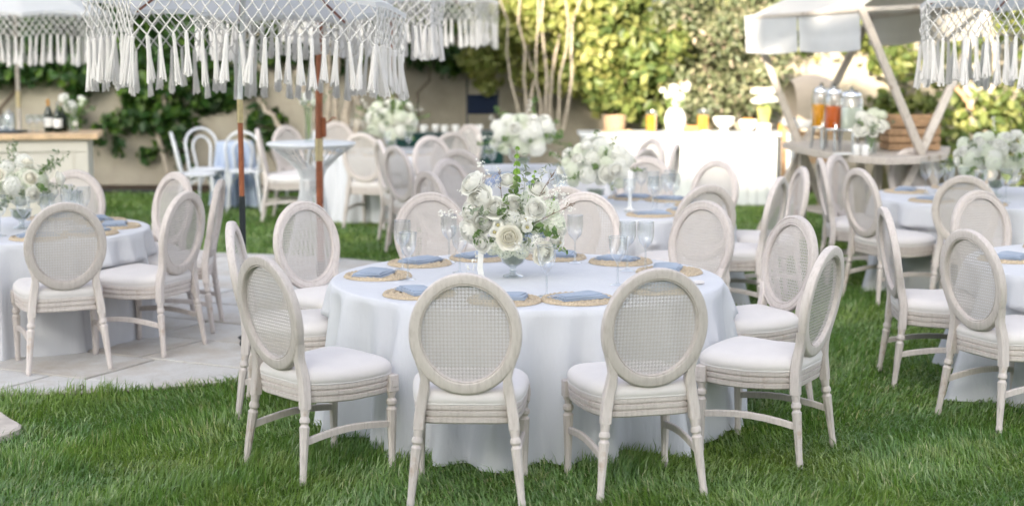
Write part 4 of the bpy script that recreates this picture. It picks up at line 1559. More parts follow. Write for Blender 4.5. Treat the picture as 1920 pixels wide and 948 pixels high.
    def node(k2, r):
        k2 %= 2 * NT_
        if (k2, r) not in jit:
            p = edge(k2 / 2)
            rad = Vector((p.x - sx, p.y - sy, 0)).normalized()
            j = Vector((q.uniform(-.006, .006), q.uniform(-.006, .006), q.uniform(-.006, .006))) if r else Vector()
            jit[(k2, r)] = p - Vector((0, 0, NH * r / ROW)) + j - rad * .012 * r / ROW
        return jit[(k2, r)]
    for r in range(ROW):
        for k2 in range(2 * NT_):
            if (k2 + r) % 2 == 0:
                a = node(k2, r)
                for d in (-1, 1):
                    b = node(k2 + d, r + 1)
                    m_ = (a + b) / 2 - Vector((0, 0, .002))
                    mb.tube([a, m_, b], .0042, 4, caps=False)
                if r:
                    mb.lathe([(0, .005), (.0058, 0), (0, -.005)], 5, a)
    mb.build('macrame_net', 'rope', u, True, 0)
    for k2 in range(2 * NT_):
        if (k2 + ROW) % 2 == 0:
            p = node(k2, ROW)
            obj('tassel', q.choice(TAS), u, p, (q.gauss(0, .06), q.gauss(0, .06), q.uniform(0, 6.28)), (q.uniform(.8, 1.15), q.uniform(.8, 1.15), fringe * q.uniform(.86, 1.1)))
    return u


parasol('large fringed white parasol nearest the viewer at upper left', (-1.63, 9.62, .02), .95, 2.05, (.06, 0), (-.03, -.072), .22, .0165, .92, (1.37, 1.49), 1, plate=.034, upper='white_paint', crank=False)
parasol('fringed parasol on the red brown pole with a crank, behind the nearest one', (-1.375, 11.4, 0), .90, 2.16, (.03, 0), (0, .0), .30, .026, .30, (1.03, 1.17), 2, .82)
parasol('far fringed white parasol above the left back table', (-1.36, 18.3, 0), 1.22, 2.34, (0, 0), (-.02, 0), .12, .022, .3, (1.2, 1.35), 3)
parasol('fringed white parasol above the wooden bar at the far left', (-5.10, 16.6, 0), .98, 2.14, (0, 0), (0, 0), .36, .022, .3, (1.2, 1.35), 4, upper='wood_grey', crank=False, wood='wood_grey')
parasol('fringed white parasol cut off by the right edge of the picture', (3.42, 9.9, 0), .95, 2.11, (0, 0), (0, -.03), .2, .022, .3, (1.2, 1.35), 5)


# ------------------------------------------------------------------ bar at the left
def panelled_bar():
    yaw = math.atan2(.18, 1.0)
    b = thing('wooden_bar', 'cream panelled bar with a thick wooden top at the left', 'bar', (-3.97, 15.05, 0), yaw)
    Wd, D, H = 2.4, .62, .955
    # body sits to the left (-x) and back (+y) of the origin
    MB().box((-Wd / 2, D / 2, H / 2), (Wd - .06, D - .06, H)).build('body', 'bar_paint', b, smooth=False)
    MB().bevbox((-Wd / 2 + .03, D / 2, H + .028), (Wd + .10, D + .08, .056), .006).build('counter_top', 'wood_top', b, smooth=False)
    y = .03
    for x0, x1 in ((-1.2, -.03), (-2.37, -1.2)):
        fr = MB()
        fr.bevbox(((x0 + x1) / 2, y - .009, H - .06), (x1 - x0, .018, .11), .003)
        fr.bevbox(((x0 + x1) / 2, y - .009, .08), (x1 - x0, .018, .15), .003)
        fr.bevbox((x0 + .055, y - .009, H / 2 + .02), (.108, .017, H - .28), .003)
        fr.bevbox((x1 - .055, y - .009, H / 2 + .02), (.108, .017, H - .28), .003)
        pn = fr.build('panel_frame', 'bar_paint', b, smooth=False)
        MB().bevbox(((x0 + x1) / 2, y - .004, H / 2 + .02), (x1 - x0 - .25, .01, H - .34), .004).build('panel', 'bar_paint', pn, smooth=False)
    MB().bevbox((-.028, D / 2, H / 2), (.016, D - .02, H - .02), .003).build('end_panel', 'bar_paint', b, smooth=False)
    return b


panelled_bar()
BZ = 1.013


def on_bar(px, back=.25):
    p = at(px, 250, 15.05 + back)
    return (p.x, 15.05 + back - .15 * (p.x + 3.97) * 0 - .16 * (-3.97 - p.x), BZ)


def bottle(label, loc, h=.29, cap='gold_foil', lab=True, s=1.0):
    b = thing('bottle', label, 'bottle', loc, .3, 'bottles on the bar')
    MB().lathe([(0, .002), (.036, 0), (.040, .006), (.041, h * .5), (.038, h * .58), (.022, h * .72), (.0145, h * .8), (.0145, h * .92)], 20).build('body', 'green_bottle', b)
    MB().lathe([(.0155, h * .74), (.0155, h * .94), (.017, h * .95), (.017, h * .99), (.010, h)], 16).build('foil_cap', cap, b)
    if lab:
        MB().lathe([(.0415, h * .16), (.042, h * .17), (.042, h * .44), (.0415, h * .45)], 20).build('paper_label', 'paper_label', b)
    b.scale = (s, s, s)


bottle('dark champagne bottle with orange foil on the wooden bar', on_bar(96), .31)
bottle('dark bottle with a large white label beside the champagne', on_bar(112, .2), .27, 'silver', True, 1.05)
bottle('dark green bottle half hidden behind the labelled bottle', on_bar(122, .32), .24, 'green_bottle', False, 1.0)
cup = MB().lathe([(.030, 0), (.034, .002), (.037, .05), (.039, .10)], 18)
cup.f = [f for f in cup.f if len(f) == 4]
TUM = cup.mesh('tumbler', 'glass', True, 60)
for k in range(6):
    p = on_bar(60 + 13 * (k % 3) + 3 * (k // 3), .2 + .12 * (k // 3))
    tag(obj('goblet', MM['gob'][1], None, (p[0], p[1], BZ), None, .8), 'short stemmed glass in the cluster left of the champagne bottle', 'glass', 'glasses clustered on the bar')
tr_ = thing('tray', 'black tray holding clear glasses at the left end of the bar', 'tray', on_bar(10, .22))
MB().bevbox((0, 0, .006), (.44, .30, .012), .004).build('tray_base', 'black_metal', tr_, smooth=False)
MB().tube([(-.21, -.14, .012), (.21, -.14, .012), (.21, .14, .012), (-.21, .14, .012)], .007, 6, closed=True).build('rim', 'black_metal', tr_)
for k in range(5):
    p = on_bar(-6 + 8 * k, .16 + .1 * (k % 2))
    tag(obj('tumbler', TUM, None, (p[0], p[1], BZ + .013), None, (1.2, 1.2, 1.5)), 'tall clear tumbler on the black tray', 'glass', 'tumblers on the tray')
jar = thing('glass_jar', 'clear glass jar with lid at the left end of the bar', 'jar', on_bar(26, .34))
MB().lathe([(.05, 0), (.055, .005), (.055, .16), (.045, .175)], 20).build('body', 'glass_thick', jar)
MB().lathe([(.05, .176), (.05, .19), (.012, .20), (.016, .215), (0, .22)], 20).build('lid', 'silver', jar)


def vase_flowers(label, loc, seed, vh, vr, blooms, sprigs, vmat='glass_thick', prof=None, group='vases of flowers'):
    q = random.Random(seed)
    v = thing('flower_vase', label, 'flowers', loc, 0, group)
    pr = prof or [(vr * .9, 0), (vr, .004), (vr, vh)]
    b = MB().lathe(pr, 20)
    if vmat.startswith('glass'):
        b.f = [f for f in b.f if len(f) == 4]
    b.build('vase', vmat, v)
    for (kind, p, s) in blooms:
        d = Vector((p[0], p[1] - .03, max(.02, p[2] - vh * .7)))
        MB().tube([(0, 0, .02), (p[0] * .4, p[1] * .4, vh * .9), p], .003, 5).build('stem', 'bell_green', v)
        place_flower(v, kind, p, d.normalized() + Vector((0, -.4, .2)), s, q)
    for k in range(sprigs):
        a = q.uniform(0, 6.28)
        place_flower(v, 'sprig', (.02 * math.cos(a), .02 * math.sin(a), vh * q.uniform(.8, 1.1)), (math.cos(a), math.sin(a), q.uniform(.4, 1.6)), q.uniform(.8, 1.2), q)
    return v


vase_flowers('glass vase with white hydrangea heads on the right end of the bar', on_bar(140, .22), 3, .15, .045,
             [('hyd', (-.02, -.02, .24), 1.25), ('hyd', (-.09, .02, .32), .95), ('hyd', (.10, 0, .30), .62), ('hyd', (.07, .03, .32), .55), ('hyd', (.085, -.02, .26), .5), ('rose', (.03, -.05, .08), .5)], 12)


# ------------------------------------------------------------------ bentwood chairs and small blue table
def bentwood_chair(label, loc, rz):
    c = thing('bentwood_chair', label, 'chair', loc, rz, 'white bentwood chairs')
    MB().lathe([(0, .425), (.195, .425), (.205, .432), (.205, .445), (.195, .452), (.17, .458), (0, .462)], 28).build('seat', 'bent_white', c)
    for sx in (1, -1):
        MB().tube([(sx * .15, .14, .43), (sx * .17, .175, .2), (sx * .18, .185, 0)], [.017, .014, .011], 10).build('leg', 'bent_white', c)
        MB().tube([(sx * .14, -.14, .43), (sx * .165, -.20, .2), (sx * .185, -.25, 0)], [.017, .014, .011], 10).build('leg', 'bent_white', c)
        MB().tube([(sx * .155, .15, .27), (sx * .10, .13, .36), (sx * .04, .12, .42)], .010, 8).build('brace', 'bent_white', c)
        MB().tube([(sx * .16, -.17, .27), (sx * .165, -.05, .37), (sx * .16, .05, .42)], .010, 8).build('brace', 'bent_white', c)
    out, inn = [], []
    for k in range(25):
        a = PI * k / 24
        out.append((.185 * math.cos(a), 0, .70 + .19 * math.sin(a)))
        inn.append((.105 * math.cos(a), 0, .67 + .13 * math.sin(a)))
    ln = lambda z: -.17 - .10 * (z - .44) / .45
    P1 = [(.165, 0, .40), (.17, 0, .50), (.178, 0, .60)] + out + [(-.178, 0, .60), (-.17, 0, .50), (-.165, 0, .40)]
    P2 = [(.075, 0, .44), (.088, 0, .55)] + inn + [(-.088, 0, .55), (-.075, 0, .44)]
    MB().tube([(x, ln(z), z) for (x, y, z) in P1], .0155, 10).build('back_hoop', 'bent_white', c)
    MB().tube([(x, ln(z) + .012, z) for (x, y, z) in P2], .0125, 10).build('inner_hoop', 'bent_white', c)
    return c


def face_rz(f):
    return math.atan2(-f[0], f[1])


bentwood_chair('white bentwood chair at the far left of the small blue table', (-3.42, 17.35, 0), face_rz((1, .25)))
bentwood_chair('white bentwood chair behind the left side of the small blue table', (-3.42, 18.0, 0), face_rz((.5, -.86)))
bentwood_chair('white bentwood chair nearest the viewer, back turned, at the small blue table', (-2.98, 17.75, 0), face_rz((-.12, 1)))
bentwood_chair('white bentwood chair at the right of the small blue table', (-2.45, 18.15, 0), face_rz((-1, .2)))
tablecloth('pale blue cloth over the small table among the bentwood chairs', (-3.16, 18.25), .21, [], 300, .05, .74, 'blue cloths', 'cloth_blue')
kt = thing('small_table', 'small round table under the pale blue cloth', 'table', (-3.16, 18.25, 0))
MB().lathe([(0, .70), (.19, .70), (.20, .71), (.19, .73), (0, .73)], 28).build('tabletop', 'crate_wood', kt)
MB().lathe([(.17, .01), (.17, .03), (.03, .05), (.025, .70)], 16).build('pedestal', 'black_metal', kt)

# ------------------------------------------------------------------ white wire cocktail table
wt = thing('wire_table', 'white wire cocktail table with a pinched waist at left', 'table', (-1.68, 13.4, 0))
MB().lathe([(0, 1.005), (.365, 1.005), (.375, 1.012), (.375, 1.022), (.365, 1.028), (0, 1.028)], 48).build('tabletop', 'white_paint', wt)
for k in range(30):
    a = 2 * PI * k / 30
    tw = .5
    pts = []
    for (r, z, w) in ((.345, 1.0, 0), (.24, .92, .15), (.12, .80, .35), (.095, .72, .45), (.10, .62, .5), (.14, .40, .55), (.185, .2, .6), (.225, .01, .65)):
        pts.append((r * math.cos(a + w * tw), r * math.sin(a + w * tw), z))
    MB().tube(pts, .0055, 6).build('wire', 'white_paint', wt)
for (r, z) in ((.225, .012), (.097, .72), (.345, .998)):
    MB().tube([(r * math.cos(2 * PI * k / 40), r * math.sin(2 * PI * k / 40), z) for k in range(40)], .007, 6, closed=True).build('hoop', 'white_paint', wt)
vase_flowers('tall clear vase of stems on the wire cocktail table', (-1.70, 13.4, 1.03), 8, .30, .035, [('hyd', (0, 0, .38), .9), ('hyd', (.05, 0, .33), .7), ('hyd', (-.04, .02, .34), .7)], 4)

# ------------------------------------------------------------------ service table with dark cloth and the navy folding chair at the wall
sv = thing('service_table', 'dark green draped service table against the wall', 'table', (-.75, 19.0, 0))
MB().bevbox((0, 0, .40), (1.3, .45, .76), .02).build('drape', 'dark_green_cloth', sv, smooth=False)
MB().bevbox((0, 0, .79), (1.34, .49, .02), .006).build('tabletop', 'dark_green_cloth', sv, smooth=False)
for k, (dx, dy) in enumerate(((-.30, 0), (-.16, .08), (-.05, -.03), (.08, .05), (.22, -.04), (.36, .06))):
    c = thing('cup', '%s small white cup from the left on the dark green service table' % ('first', 'second', 'third', 'fourth', 'fifth', 'sixth')[k], 'cup', (-.75 + dx, 19.0 + dy, .801), k, 'cups on the service table')
    b = MB().lathe([(.022, 0), (.03, .004), (.042, .04), (.045, .085), (.042, .085), (.038, .04), (0, .01)], 16)
    b.build('bowl', 'porcelain', c)
    MB().tube([(.042, 0, .07), (.062, 0, .062), (.06, 0, .035), (.04, 0, .03)], .005, 6).build('handle', 'porcelain', c)
fc = thing('folding_chair', 'navy folding chair with black frame standing against the wall', 'chair', (-.36, 19.75, 0), .1)
MB().bevbox((0, .02, 1.10), (.36, .025, .24), .008).build('backrest', 'navy', fc, smooth=False)
MB().bevbox((0, -.2, .78), (.38, .36, .03), .008).build('seat', 'navy', fc, smooth=False)
for sx in (-.19, .19):
    MB().tube([(sx, .02, 1.28 if sx > 0 else 1.42), (sx, .04, .78), (sx, -.30, 0)], .013, 8).build('leg', 'black_metal', fc)
    MB().tube([(sx * .9, -.36, .78), (sx * .9, .12, 0)], .013, 8).build('leg', 'black_metal', fc)

# ------------------------------------------------------------------ long white buffet
BX0, BX1, BY, BH = .80, 3.02, 18.2, .80
bf = thing('buffet_counter', 'long white boarded buffet counter with a rounded right end', 'counter', (0, 0, 0))
n_ = 20
for k in range(n_):
    w = (BX1 - BX0) / n_
    MB().bevbox((BX0 + w * (k + .5), BY + .012, BH / 2), (w - .006, .024, BH - .02), .004).build('board', 'white_paint', bf, smooth=False)
MB().box(((BX0 + BX1) / 2, BY + .33, BH / 2), (BX1 - BX0 - .01, .60, BH - .01)).build('body', 'white_paint', bf, smooth=False)
MB().box((BX1 + .018, BY + .02, BH / 2), (.030, .02, BH - .03)).build('gap_strip', 'black_metal', bf, smooth=False)
V, F = [], []
N = 20
for z in (0.01, BH - .005):
    for k in range(N + 1):
        a = -PI / 2 + PI * k / N
        V.append((BX1 + .04 + .30 * math.cos(a), BY + .32 + .31 * math.sin(a), z))
for k in range(N):
    F.append((k, k + 1, N + 2 + k, N + 1 + k))
F += [tuple(range(N, -1, -1)), tuple(range(N + 1, 2 * N + 2)), (N, 0, N + 1, 2 * N + 1)]
MB().add(V, F).build('rounded_end', 'white_paint', bf)
MB().bevbox(((BX0 + BX1) / 2 - .01, BY + .30, BH + .016), (BX1 - BX0 + .05, .70, .036), .006).build('counter_top', 'white_paint', bf, smooth=False)
V, F = [], []
for z in (BH - .002, BH + .034):
    for k in range(N + 1):
        a = -PI / 2 + PI * k / N
        V.append((BX1 + .018 + .34 * math.cos(a), BY + .30 + .35 * math.sin(a), z))
for k in range(N):
    F.append((k, k + 1, N + 2 + k, N + 1 + k))
F += [tuple(range(N, -1, -1)), tuple(range(N + 1, 2 * N + 2)), (N, 0, N + 1, 2 * N + 1)]
MB().add(V, F).build('counter_end', 'white_paint', bf)
CZ = BH + .0345


def on_buf(px, back=.2):
    p = at(px, 245, BY + back)
    return (p.x, p.y, CZ)


def pitcher(label, px, r, h, mat, fill=.8, back=.2):
    p = thing('juice_glass', label, 'jar', on_buf(px, back), 0, 'juice containers on the buffet')
    b = MB().lathe([(r * .9, 0), (r, .004), (r * 1.02, h * .6), (r * 1.05, h)], 20)
    b.f = [f for f in b.f if len(f) == 4]
    b.build('glass_wall', 'glass_thick', p)
    MB().lathe([(0, .006), (r * .86, .006), (r * .93, .012), (r * .96, h * fill), (0, h * fill)], 20).build('juice', mat, p)
    MB().lathe([(r * 1.05, h), (r * 1.08, h + .006), (r * .98, h + .012), (r * .95, h)], 20).build('rim', 'glass_thick', p)


pitcher('tall glass of orange juice left of the white vase on the buffet', 1221, .062, .23, 'juice', .85)
pitcher('yellow juice jar on a white stand in the middle of the buffet', 1318, .075, .24, 'orange_juice', .8, .3)
pitcher('small amber juice glass at the right end of the buffet', 1464, .035, .12, 'juice', .8)
# white vase with white blossoms
vase_flowers('big white vase of white blossoms on the buffet', on_buf(1266), 13, .26, .10,
             [('hyd', (-.08, 0, .42), 1.1), ('hyd', (.04, -.02, .40), 1.2), ('hyd', (.11, 0, .50), 1.0), ('hyd', (-.02, 0, .50), 1.1), ('hyd', (.14, .02, .54), .7), ('hyd', (-.15, 0, .48), .7), ('hyd', (0, -.05, .33), 1.0)], 4, 'porcelain',
             [(.08, 0), (.095, .01), (.12, .10), (.125, .16), (.10, .23), (.075, .26), (.085, .275), (.07, .27), (0, .2)])
vase_flowers('white lilies on green stems in a white pot near the stall', on_buf(1432), 14, .10, .085,
             [('peony', (-.05, 0, .34), 1.5), ('peony', (.06, .0, .36), 1.5), ('peony', (0, -.04, .44), 1.4), ('peony', (.08, .02, .45), 1.2), ('peony', (-.08, .02, .45), 1.2), ('rose', (.02, -.05, .36), 1.3)], 0, 'porcelain',
             [(.07, 0), (.08, .01), (.085, .10), (.075, .10), (0, .08)])
gs = thing('grass_bunch', 'yellow green reed bunch below the lilies on the buffet', 'plant', on_buf(1432, .2)[:2] + (CZ + .09,))
for k in range(26):
    a = k * 2.4
    r = .07 * math.sqrt(k / 26)
    MB().tube([(r * math.cos(a) * .7, r * math.sin(a) * .7, 0), (r * math.cos(a) * 1.2, r * math.sin(a) * 1.2, .17 + .02 * (k % 3))], [.008, .005], 5).build('reed', 'reed', gs)
for px, lb, r in ((1357, 'white serving bowl right of the yellow juice on the buffet', .13), (1402, 'white bowl heaped with pastries on the buffet', .11)):
    b = thing('serving_bowl', lb, 'bowl', on_buf(px, .15)[:2] + (CZ + (.06 if px == 1357 else .03),), 0, 'bowls on the buffet')
    MB().lathe([(r * .45, -.0), (r * .5, .0), (r * .85, .05), (r, .11), (r * .97, .113), (r * .8, .055), (0, .02)], 28).build('bowl', 'porcelain', b)
    if px == 1402:
        for k in range(7):
            a = k * 2.4
            MB().lathe([(0, 0), (.03, .008), (.035, .022), (.02, .04), (0, .044)], 12, (.05 * math.sqrt(k / 7) * math.cos(a), .05 * math.sqrt(k / 7) * math.sin(a), .09)).build('pastry', 'bread', b)
    else:
        MB().lathe([(.07, -.06), (.06, -.05), (.03, -.02), (.04, 0)], 20).build('foot', 'porcelain', b)
st_ = thing('cake_stand', 'white round stand under the yellow juice jar', 'stand', on_buf(1318, .3))
MB().lathe([(.10, 0), (.10, .01), (.05, .02), (.05, -.001)], 24).build('foot', 'porcelain', st_)
for px, lb, kind in ((1296, 'golden bread stack between vase and yellow juice', 0), (1493, 'golden bread roll at the right end of the buffet', 1)):
    b = thing('bread_board', lb, 'bread', on_buf(px, .1), .1, 'bread on the buffet')
    MB().bevbox((0, 0, .010), (.18 - .04 * kind, .14, .018), .004).build('board', 'wood_top', b, smooth=False)
    for k in range(5 - 3 * kind):
        x = -.06 + .03 * k
        MB().lathe([(0, -.05), (.022, -.04), (.034, 0), (.022, .04), (0, .05)], 12, (x, 0, .05), None, Matrix.Rotation(PI / 2, 3, 'X')).build('loaf', 'bread', b)
bk = thing('wicker_basket', 'tan woven basket on a board at the left end of the buffet', 'basket', on_buf(1152, .25))
MB().bevbox((.02, 0, .012), (.34, .26, .022), .005).build('board', 'wood_top', bk, smooth=False)
MB().lathe([(.10, .024), (.115, .03), (.125, .10), (.13, .19), (.122, .19), (.11, .05), (0, .04)], 28, flute=(.03, .19, .04)).build('basket_body', 'terracotta', bk)
for k in range(5):
    MB().tube([((.118 + .004 * k) * math.cos(2 * PI * j / 32), (.118 + .004 * k) * math.sin(2 * PI * j / 32), .04 + .035 * k) for j in range(32)], .007, 5, closed=True).build('woven_band', 'straw', bk)


# ------------------------------------------------------------------ rustic stall with crossed poles and canvas roof
stl = thing('market_stall', 'rustic drinks stall with splayed poles and a pale canvas roof', 'stall', (0, 0, 0))
SY2, SY1 = 13.55, 15.4
b2, b1 = at(1727, 290, SY2), at(1503, 284, SY1)
tops = {'2l': at(1612, 14, SY2 - .25), '2r': at(1858, 2, SY2 + .35), '1l': at(1404, 30, SY1 - .1), '1r': at(1634, 28, SY1 + .6)}


def beam(mb, a, b, w, w2=None):
    a, b = Vector(a), Vector(b)
    d = (b - a).normalized()
    x = d.cross(Vector((0, 1, 0))).normalized()
    y = x.cross(d)
    V = []
    for p, ww in ((a, w), (b, w2 or w)):
        for (i, j) in ((-1, -.7), (-.7, -1), (.7, -1), (1, -.7), (1, .7), (.7, 1), (-.7, 1), (-1, .7)):
            V.append(p + x * ww * i + y * ww * j)
    F = [(i, (i + 1) % 8, 8 + (i + 1) % 8, 8 + i) for i in range(8)] + [tuple(range(7, -1, -1)), tuple(range(8, 16))]
    mb.add(V, F)
    return mb


for base, ks in ((b2, ('2l', '2r')), (b1, ('1l', '1r'))):
    for i, k in enumerate(ks):
        tp = tops[k]
        d = (tp - base)
        lo = base - d * (base.z / d.z) * .98
        off = Vector((0, .035 if i else -.035, 0))
        pts = [lo + off, base + off, tp + off]
        m = MB()
        beam(m, pts[0], pts[2], .036, .032)
        m.build('pole', 'wood_grey', stl, smooth=False)
# counter: long leaf-shaped board
cz = b2.z + .0
fp = [at(1467, 274, 15.2), at(1500, 280, 14.5), at(1545, 288, 13.9), at(1600, 294, 13.4), at(1660, 296, 13.15), at(1725, 292, 13.25), at(1775, 286, 13.7)]
bp = [(4.0, 14.6), (3.4, 15.3), (3.0, 15.7), (2.72, 15.6)]
poly = [(p.x, p.y) for p in fp] + bp
n = len(poly)
cz = .915
V = [(x, y, cz - .055) for x, y in poly] + [(x, y, cz - .006) for x, y in poly] + [(x * .998 + .002 * 3.3, y * .998 + .002 * 14.4, cz) for x, y in poly]
F = [tuple(range(n - 1, -1, -1)), tuple(range(2 * n, 3 * n))] + [(k * n + i, k * n + (i + 1) % n, k * n + n + (i + 1) % n, k * n + n + i) for k in (0, 1) for i in range(n)]
MB().add(V, F).build('counter', 'wood_grey', stl, smooth=False)
for (x, y) in ((2.75, 15.1), (3.15, 13.75), (3.75, 14.2), (3.3, 15.1)):
    MB().bevbox((x, y, (cz - .056) / 2), (.07, .07, cz - .058), .006).build('leg', 'wood_grey', stl, smooth=False)
MB().bevbox((3.3, 14.6, .32), (1.0, 1.1, .03), .005, .3).build('shelf', 'wood_grey', stl, smooth=False)
# canvas roof: four corners and a ridge, sagging
c_ = [tops['2l'], tops['2r'], tops['1r'], tops['1l']]
rg0, rg1 = (tops['2l'] + tops['2r']) / 2 + Vector((0, 0, .30)), (tops['1l'] + tops['1r']) / 2 + Vector((0, 0, .26))


def sheet(a, b, c, d, nu=14, nv=10, sag=.05, wav=.01, th=.006):
    """quad a-b (edge) to d-c, sagging downwards"""
    V, F = [], []
    for s in (0, 1):
        for j in range(nv + 1):
            for i in range(nu + 1):
                u, v = i / nu, j / nv
                p = a.lerp(b, u).lerp(d.lerp(c, u), v)
                p = p + Vector((0, 0, -sag * math.sin(PI * u) * (.4 + .6 * math.sin(PI * v)) + wav * math.sin(u * 17 + v * 5) - th * s))
                V.append(p)
    m_ = (nu + 1) * (nv + 1)
    for s in (0, 1):
        for j in range(nv):
            for i in range(nu):
                p = s * m_ + j * (nu + 1) + i
                q = (p, p + 1, p + nu + 2, p + nu + 1)
                F.append(q if s == 0 else q[::-1])
    return MB().add(V, F)


sheet(tops['2l'], tops['1l'], rg1, rg0, sag=.05).build('canvas_roof', 'canvas', stl)
sheet(tops['1r'], tops['2r'], rg0, rg1, sag=.05).build('canvas_roof', 'canvas', stl)


def flap(a, b, drop, name='flap', mat='canvas_cool', hemz=.11):
    V, F = [], []
    nu, nv = 18, 10
    nrm = (b - a).cross(Vector((0, 0, 1))).normalized()
    for s in (0, 1):
        for j in range(nv + 1):
            for i in range(nu + 1):
                u, v = i / nu, j / nv
                p = a.lerp(b, u) + Vector((0, 0, -drop * v - .02 * math.sin(PI * u)))
                p += nrm * (.012 * math.sin(u * 9) * v + .02 * v - .004 * s + (.005 if abs(v - .6) < .06 else 0))
                V.append(p)
    m_ = (nu + 1) * (nv + 1)
    for s in (0, 1):
        for j in range(nv):
            for i in range(nu):
                p = s * m_ + j * (nu + 1) + i
                q = (p, p + 1, p + nu + 2, p + nu + 1)
                F.append(q if s == 0 else q[::-1])
    return MB().add(V, F).build(name, mat, stl)


mid = tops['2l'].lerp(tops['1l'], .52)
flap(tops['2l'] + Vector((0, 0, .0)), mid, .345)
flap(mid + Vector((-.012, .01, .0)), tops['1l'] + Vector((-.03, .05, 0)), .345)
midr = tops['2r'].lerp(tops['1r'], .5)
flap(tops['1r'], midr, .30, 'flap', 'canvas')
flap(midr, tops['2r'], .30, 'flap', 'canvas')
for a, b in (('2l', '1l'), ('2r', '1r'), ('2l', '2r'), ('1l', '1r')):
    beam(MB(), tops[a] - Vector((0, 0, .02)), tops[b] - Vector((0, 0, .02)), .02).build('rail', 'wood_grey', stl, smooth=False)
SZ = cz + .002


def on_stall(px, Y):
    p = at(px, 285, Y)
    return (p.x, Y, SZ)


def dispenser(label, loc, mat, r=.085, h=.30):
    d = thing('drink_dispenser', label, 'dispenser', loc, 0, 'drink dispensers on the stall')
    for k in range(3):
        a = PI / 6 + k * 2 * PI / 3
        MB().tube([(r * 1.0 * math.cos(a), r * 1.0 * math.sin(a), 0), (r * .75 * math.cos(a), r * .75 * math.sin(a), .185)], .012, 8).build('stand_leg', 'chrome', d)
    MB().lathe([(r * .95, .178), (r * .98, .185), (r * .95, .195), (r * .8, .19)], 24).build('stand_ring', 'chrome', d)
    b = MB().lathe([(r * .9, .195), (r, .205), (r, .195 + h * .9), (r * .85, .195 + h)], 24)
    b.f = [f for f in b.f if len(f) == 4]
    b.build('glass_wall', 'glass', d)
    MB().lathe([(0, .20), (r * .93, .20), (r * .96, .21), (r * .96, .195 + h * .66), (0, .195 + h * .66)], 24).build('drink', mat, d)
    MB().lathe([(r * .9, .195 + h), (r * .92, .205 + h), (r * .75, .235 + h), (r * .3, .25 + h), (.014, .255 + h), (.02, .275 + h), (0, .285 + h)], 24).build('lid', 'chrome', d)
    MB().tube([(0, -r, .225), (0, -r - .045, .225), (0, -r - .05, .20)], .010, 8).build('spigot', 'chrome', d)


dispenser('glass dispenser of amber juice on the rustic stall', on_stall(1537, 14.35), 'juice', .082)
dispenser('glass dispenser of red brown tea on the rustic stall', on_stall(1561, 14.0), 'tea', .082)
dispenser('glass dispenser of pale lemonade on the rustic stall', on_stall(1594, 13.9), 'lemonade', .098, .28)
vase_flowers('white roses with greenery in a glass vase on the rustic stall', on_stall(1632, 13.6), 17, .17, .05,
             [('peony', (-.08, -.03, .20), 1.35), ('rose', (-.03, -.06, .28), 1.2), ('rose', (.05, -.05, .22), 1.2), ('hyd', (.02, 0, .34), 1.2), ('hyd', (-.08, .02, .32), 1.0), ('peony', (.09, 0, .24), 1.1), ('rose', (.0, -.05, .18), 1.0), ('hyd', (.09, .0, .33), .9)], 9)
for k, (px, Y) in enumerate(((1606, 13.45), (1622, 13.4))):
    b = thing('white_cup', ('left' if k == 0 else 'right') + ' one of two white cups in front of the stall flowers', 'cup', on_stall(px, Y), 0, 'cups on the stall')
    MB().lathe([(.025, 0), (.028, .004), (.034, .09), (.031, .09), (.02, .01), (0, .008)], 18).build('cup_wall', 'porcelain', b)
    MB().tube([(.031, 0, .07), (.05, 0, .06), (.05, 0, .035), (.029, 0, .025)], .004, 6).build('handle', 'porcelain', b)
nk = on_stall(1592, 13.55)
tag(MB().bevbox((0, 0, .006), (.24, .14, .011), .003).build('paper_stack', 'paper_label', loc=nk, rot=(0, 0, .2), smooth=False), 'white stack of paper napkins on the stall counter', 'napkins')


def crate(label, loc, s, rz=0.0):
    c = thing('wooden_crate', label, 'crate', loc, rz, 'wooden crates on the stall')
    w, d, h = s
    for k in range(3):
        z = h * (k + .5) / 3
        for sy in (-1, 1):
            MB().bevbox((0, sy * (d / 2 - .008), z), (w, .014, h / 3 - .012), .002).build('slat', 'crate_wood', c, smooth=False)
        for sx in (-1, 1):
            MB().bevbox((sx * (w / 2 - .008), 0, z), (.014, d - .034, h / 3 - .012), .002).build('slat', 'crate_wood', c, smooth=False)
    for sx in (-1, 1):
        for sy in (-1, 1):
            MB().bevbox((sx * (w / 2 - .03), sy * (d / 2 - .029), h / 2), (.028, .026, h), .002).build('corner_post', 'crate_wood', c, smooth=False)
    MB().box((0, 0, .008), (w - .05, d - .05, .012)).build('bottom', 'crate_wood', c, smooth=False)


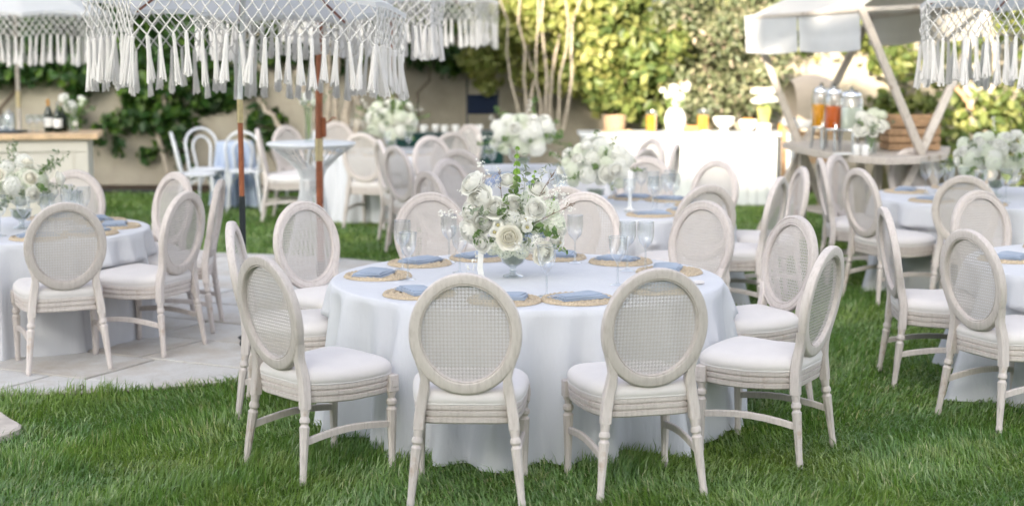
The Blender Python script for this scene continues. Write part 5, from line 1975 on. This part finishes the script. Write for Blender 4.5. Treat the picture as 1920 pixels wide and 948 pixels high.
crate('brown wooden crate on the stall counter, under the other', on_stall(1705, 14.15), (.46, .30, .20), .05)
p = on_stall(1708, 14.17)
crate('brown wooden crate on top of the other on the stall', (p[0], p[1], p[2] + .202), (.44, .28, .11), -.04)
for k, (x, y, h_) in enumerate(((3.02, 14.1, .42), (3.22, 14.0, .46), (3.42, 14.1, .40))):
    s_ = thing('burlap_sack', ('left', 'middle', 'right')[k] + ' one of three tan sacks under the stall counter', 'sack', (x, y, .337), k, 'sacks under the stall')
    V, F = loft([(0, -.02), (.02, .0), (.15, .012), (h_ * .75, -.01), (h_ - .03, -.04), (h_, -.035)], [(.10 * math.cos(2 * PI * j / 24) * (1 + .08 * math.sin(5 * 2 * PI * j / 24 + k)), .085 * math.sin(2 * PI * j / 24)) for j in range(24)], True, True)
    MB().add(V, F).build('sack_body', 'burlap', s_)
    MB().tube([(.072 * math.cos(2 * PI * j / 16), .058 * math.sin(2 * PI * j / 16), h_ - .06) for j in range(16)], .006, 5, closed=True).build('cord', 'straw', s_)

# beige canvas hood on a wooden cart behind the stall
hx = at(1520, 200, 17.2)
hc = thing('hooded_cart', 'small wooden cart with a beige canvas hood behind the stall', 'cart', (hx.x, 17.2, 0), .1)
V, F = [], []
for j in range(9):
    for k in range(17):
        a = PI * k / 16
        V.append((.02 + (-.25 + .46 * j / 8), -.30 * math.cos(a) , 1.02 + .50 * math.sin(a) ** .7 * (.86 + .14 * math.sin(PI * j / 8))))
for j in range(8):
    for k in range(16):
        F.append((j * 17 + k, j * 17 + k + 1, (j + 1) * 17 + k + 1, (j + 1) * 17 + k))
MB().add(V, F).build('hood', 'canvas_tan', hc)
MB().bevbox((0, 0, 1.0), (.46, .62, .09), .01).build('cushion', 'canvas_cool', hc, smooth=False)
for k in range(5):
    MB().bevbox((0, -.30, .90 - .07 * k), (.48, .02, .058), .003).build('slat', 'crate_wood', hc, smooth=False)
for sx in (-.21, .21):
    for sy in (-.27, .27):
        MB().bevbox((sx, sy, .475), (.05, .05, .95), .004).build('leg', 'crate_wood', hc, smooth=False)

# unseen tree added so that its leaves break up the sun on the stall
shrub('shade_tree', 'unseen leafy tree added behind the viewer to dapple the stall', 'tree', blob_cloud(-2.85, -1.75, -3.6, -2.4, 6.8, 8.5, 18, .28, .42, 70), 3600, .10, 'leaf_mid',
      [((-2.8, -3, 0), (-2.7, -3, 7.2), .2, .09), ((-2.7, -3, 5), (-3.5, -3.1, 7.6), .08, .03), ((-2.7, -3, 5), (-1.9, -2.9, 7.6), .08, .03)], 'bark_dark')
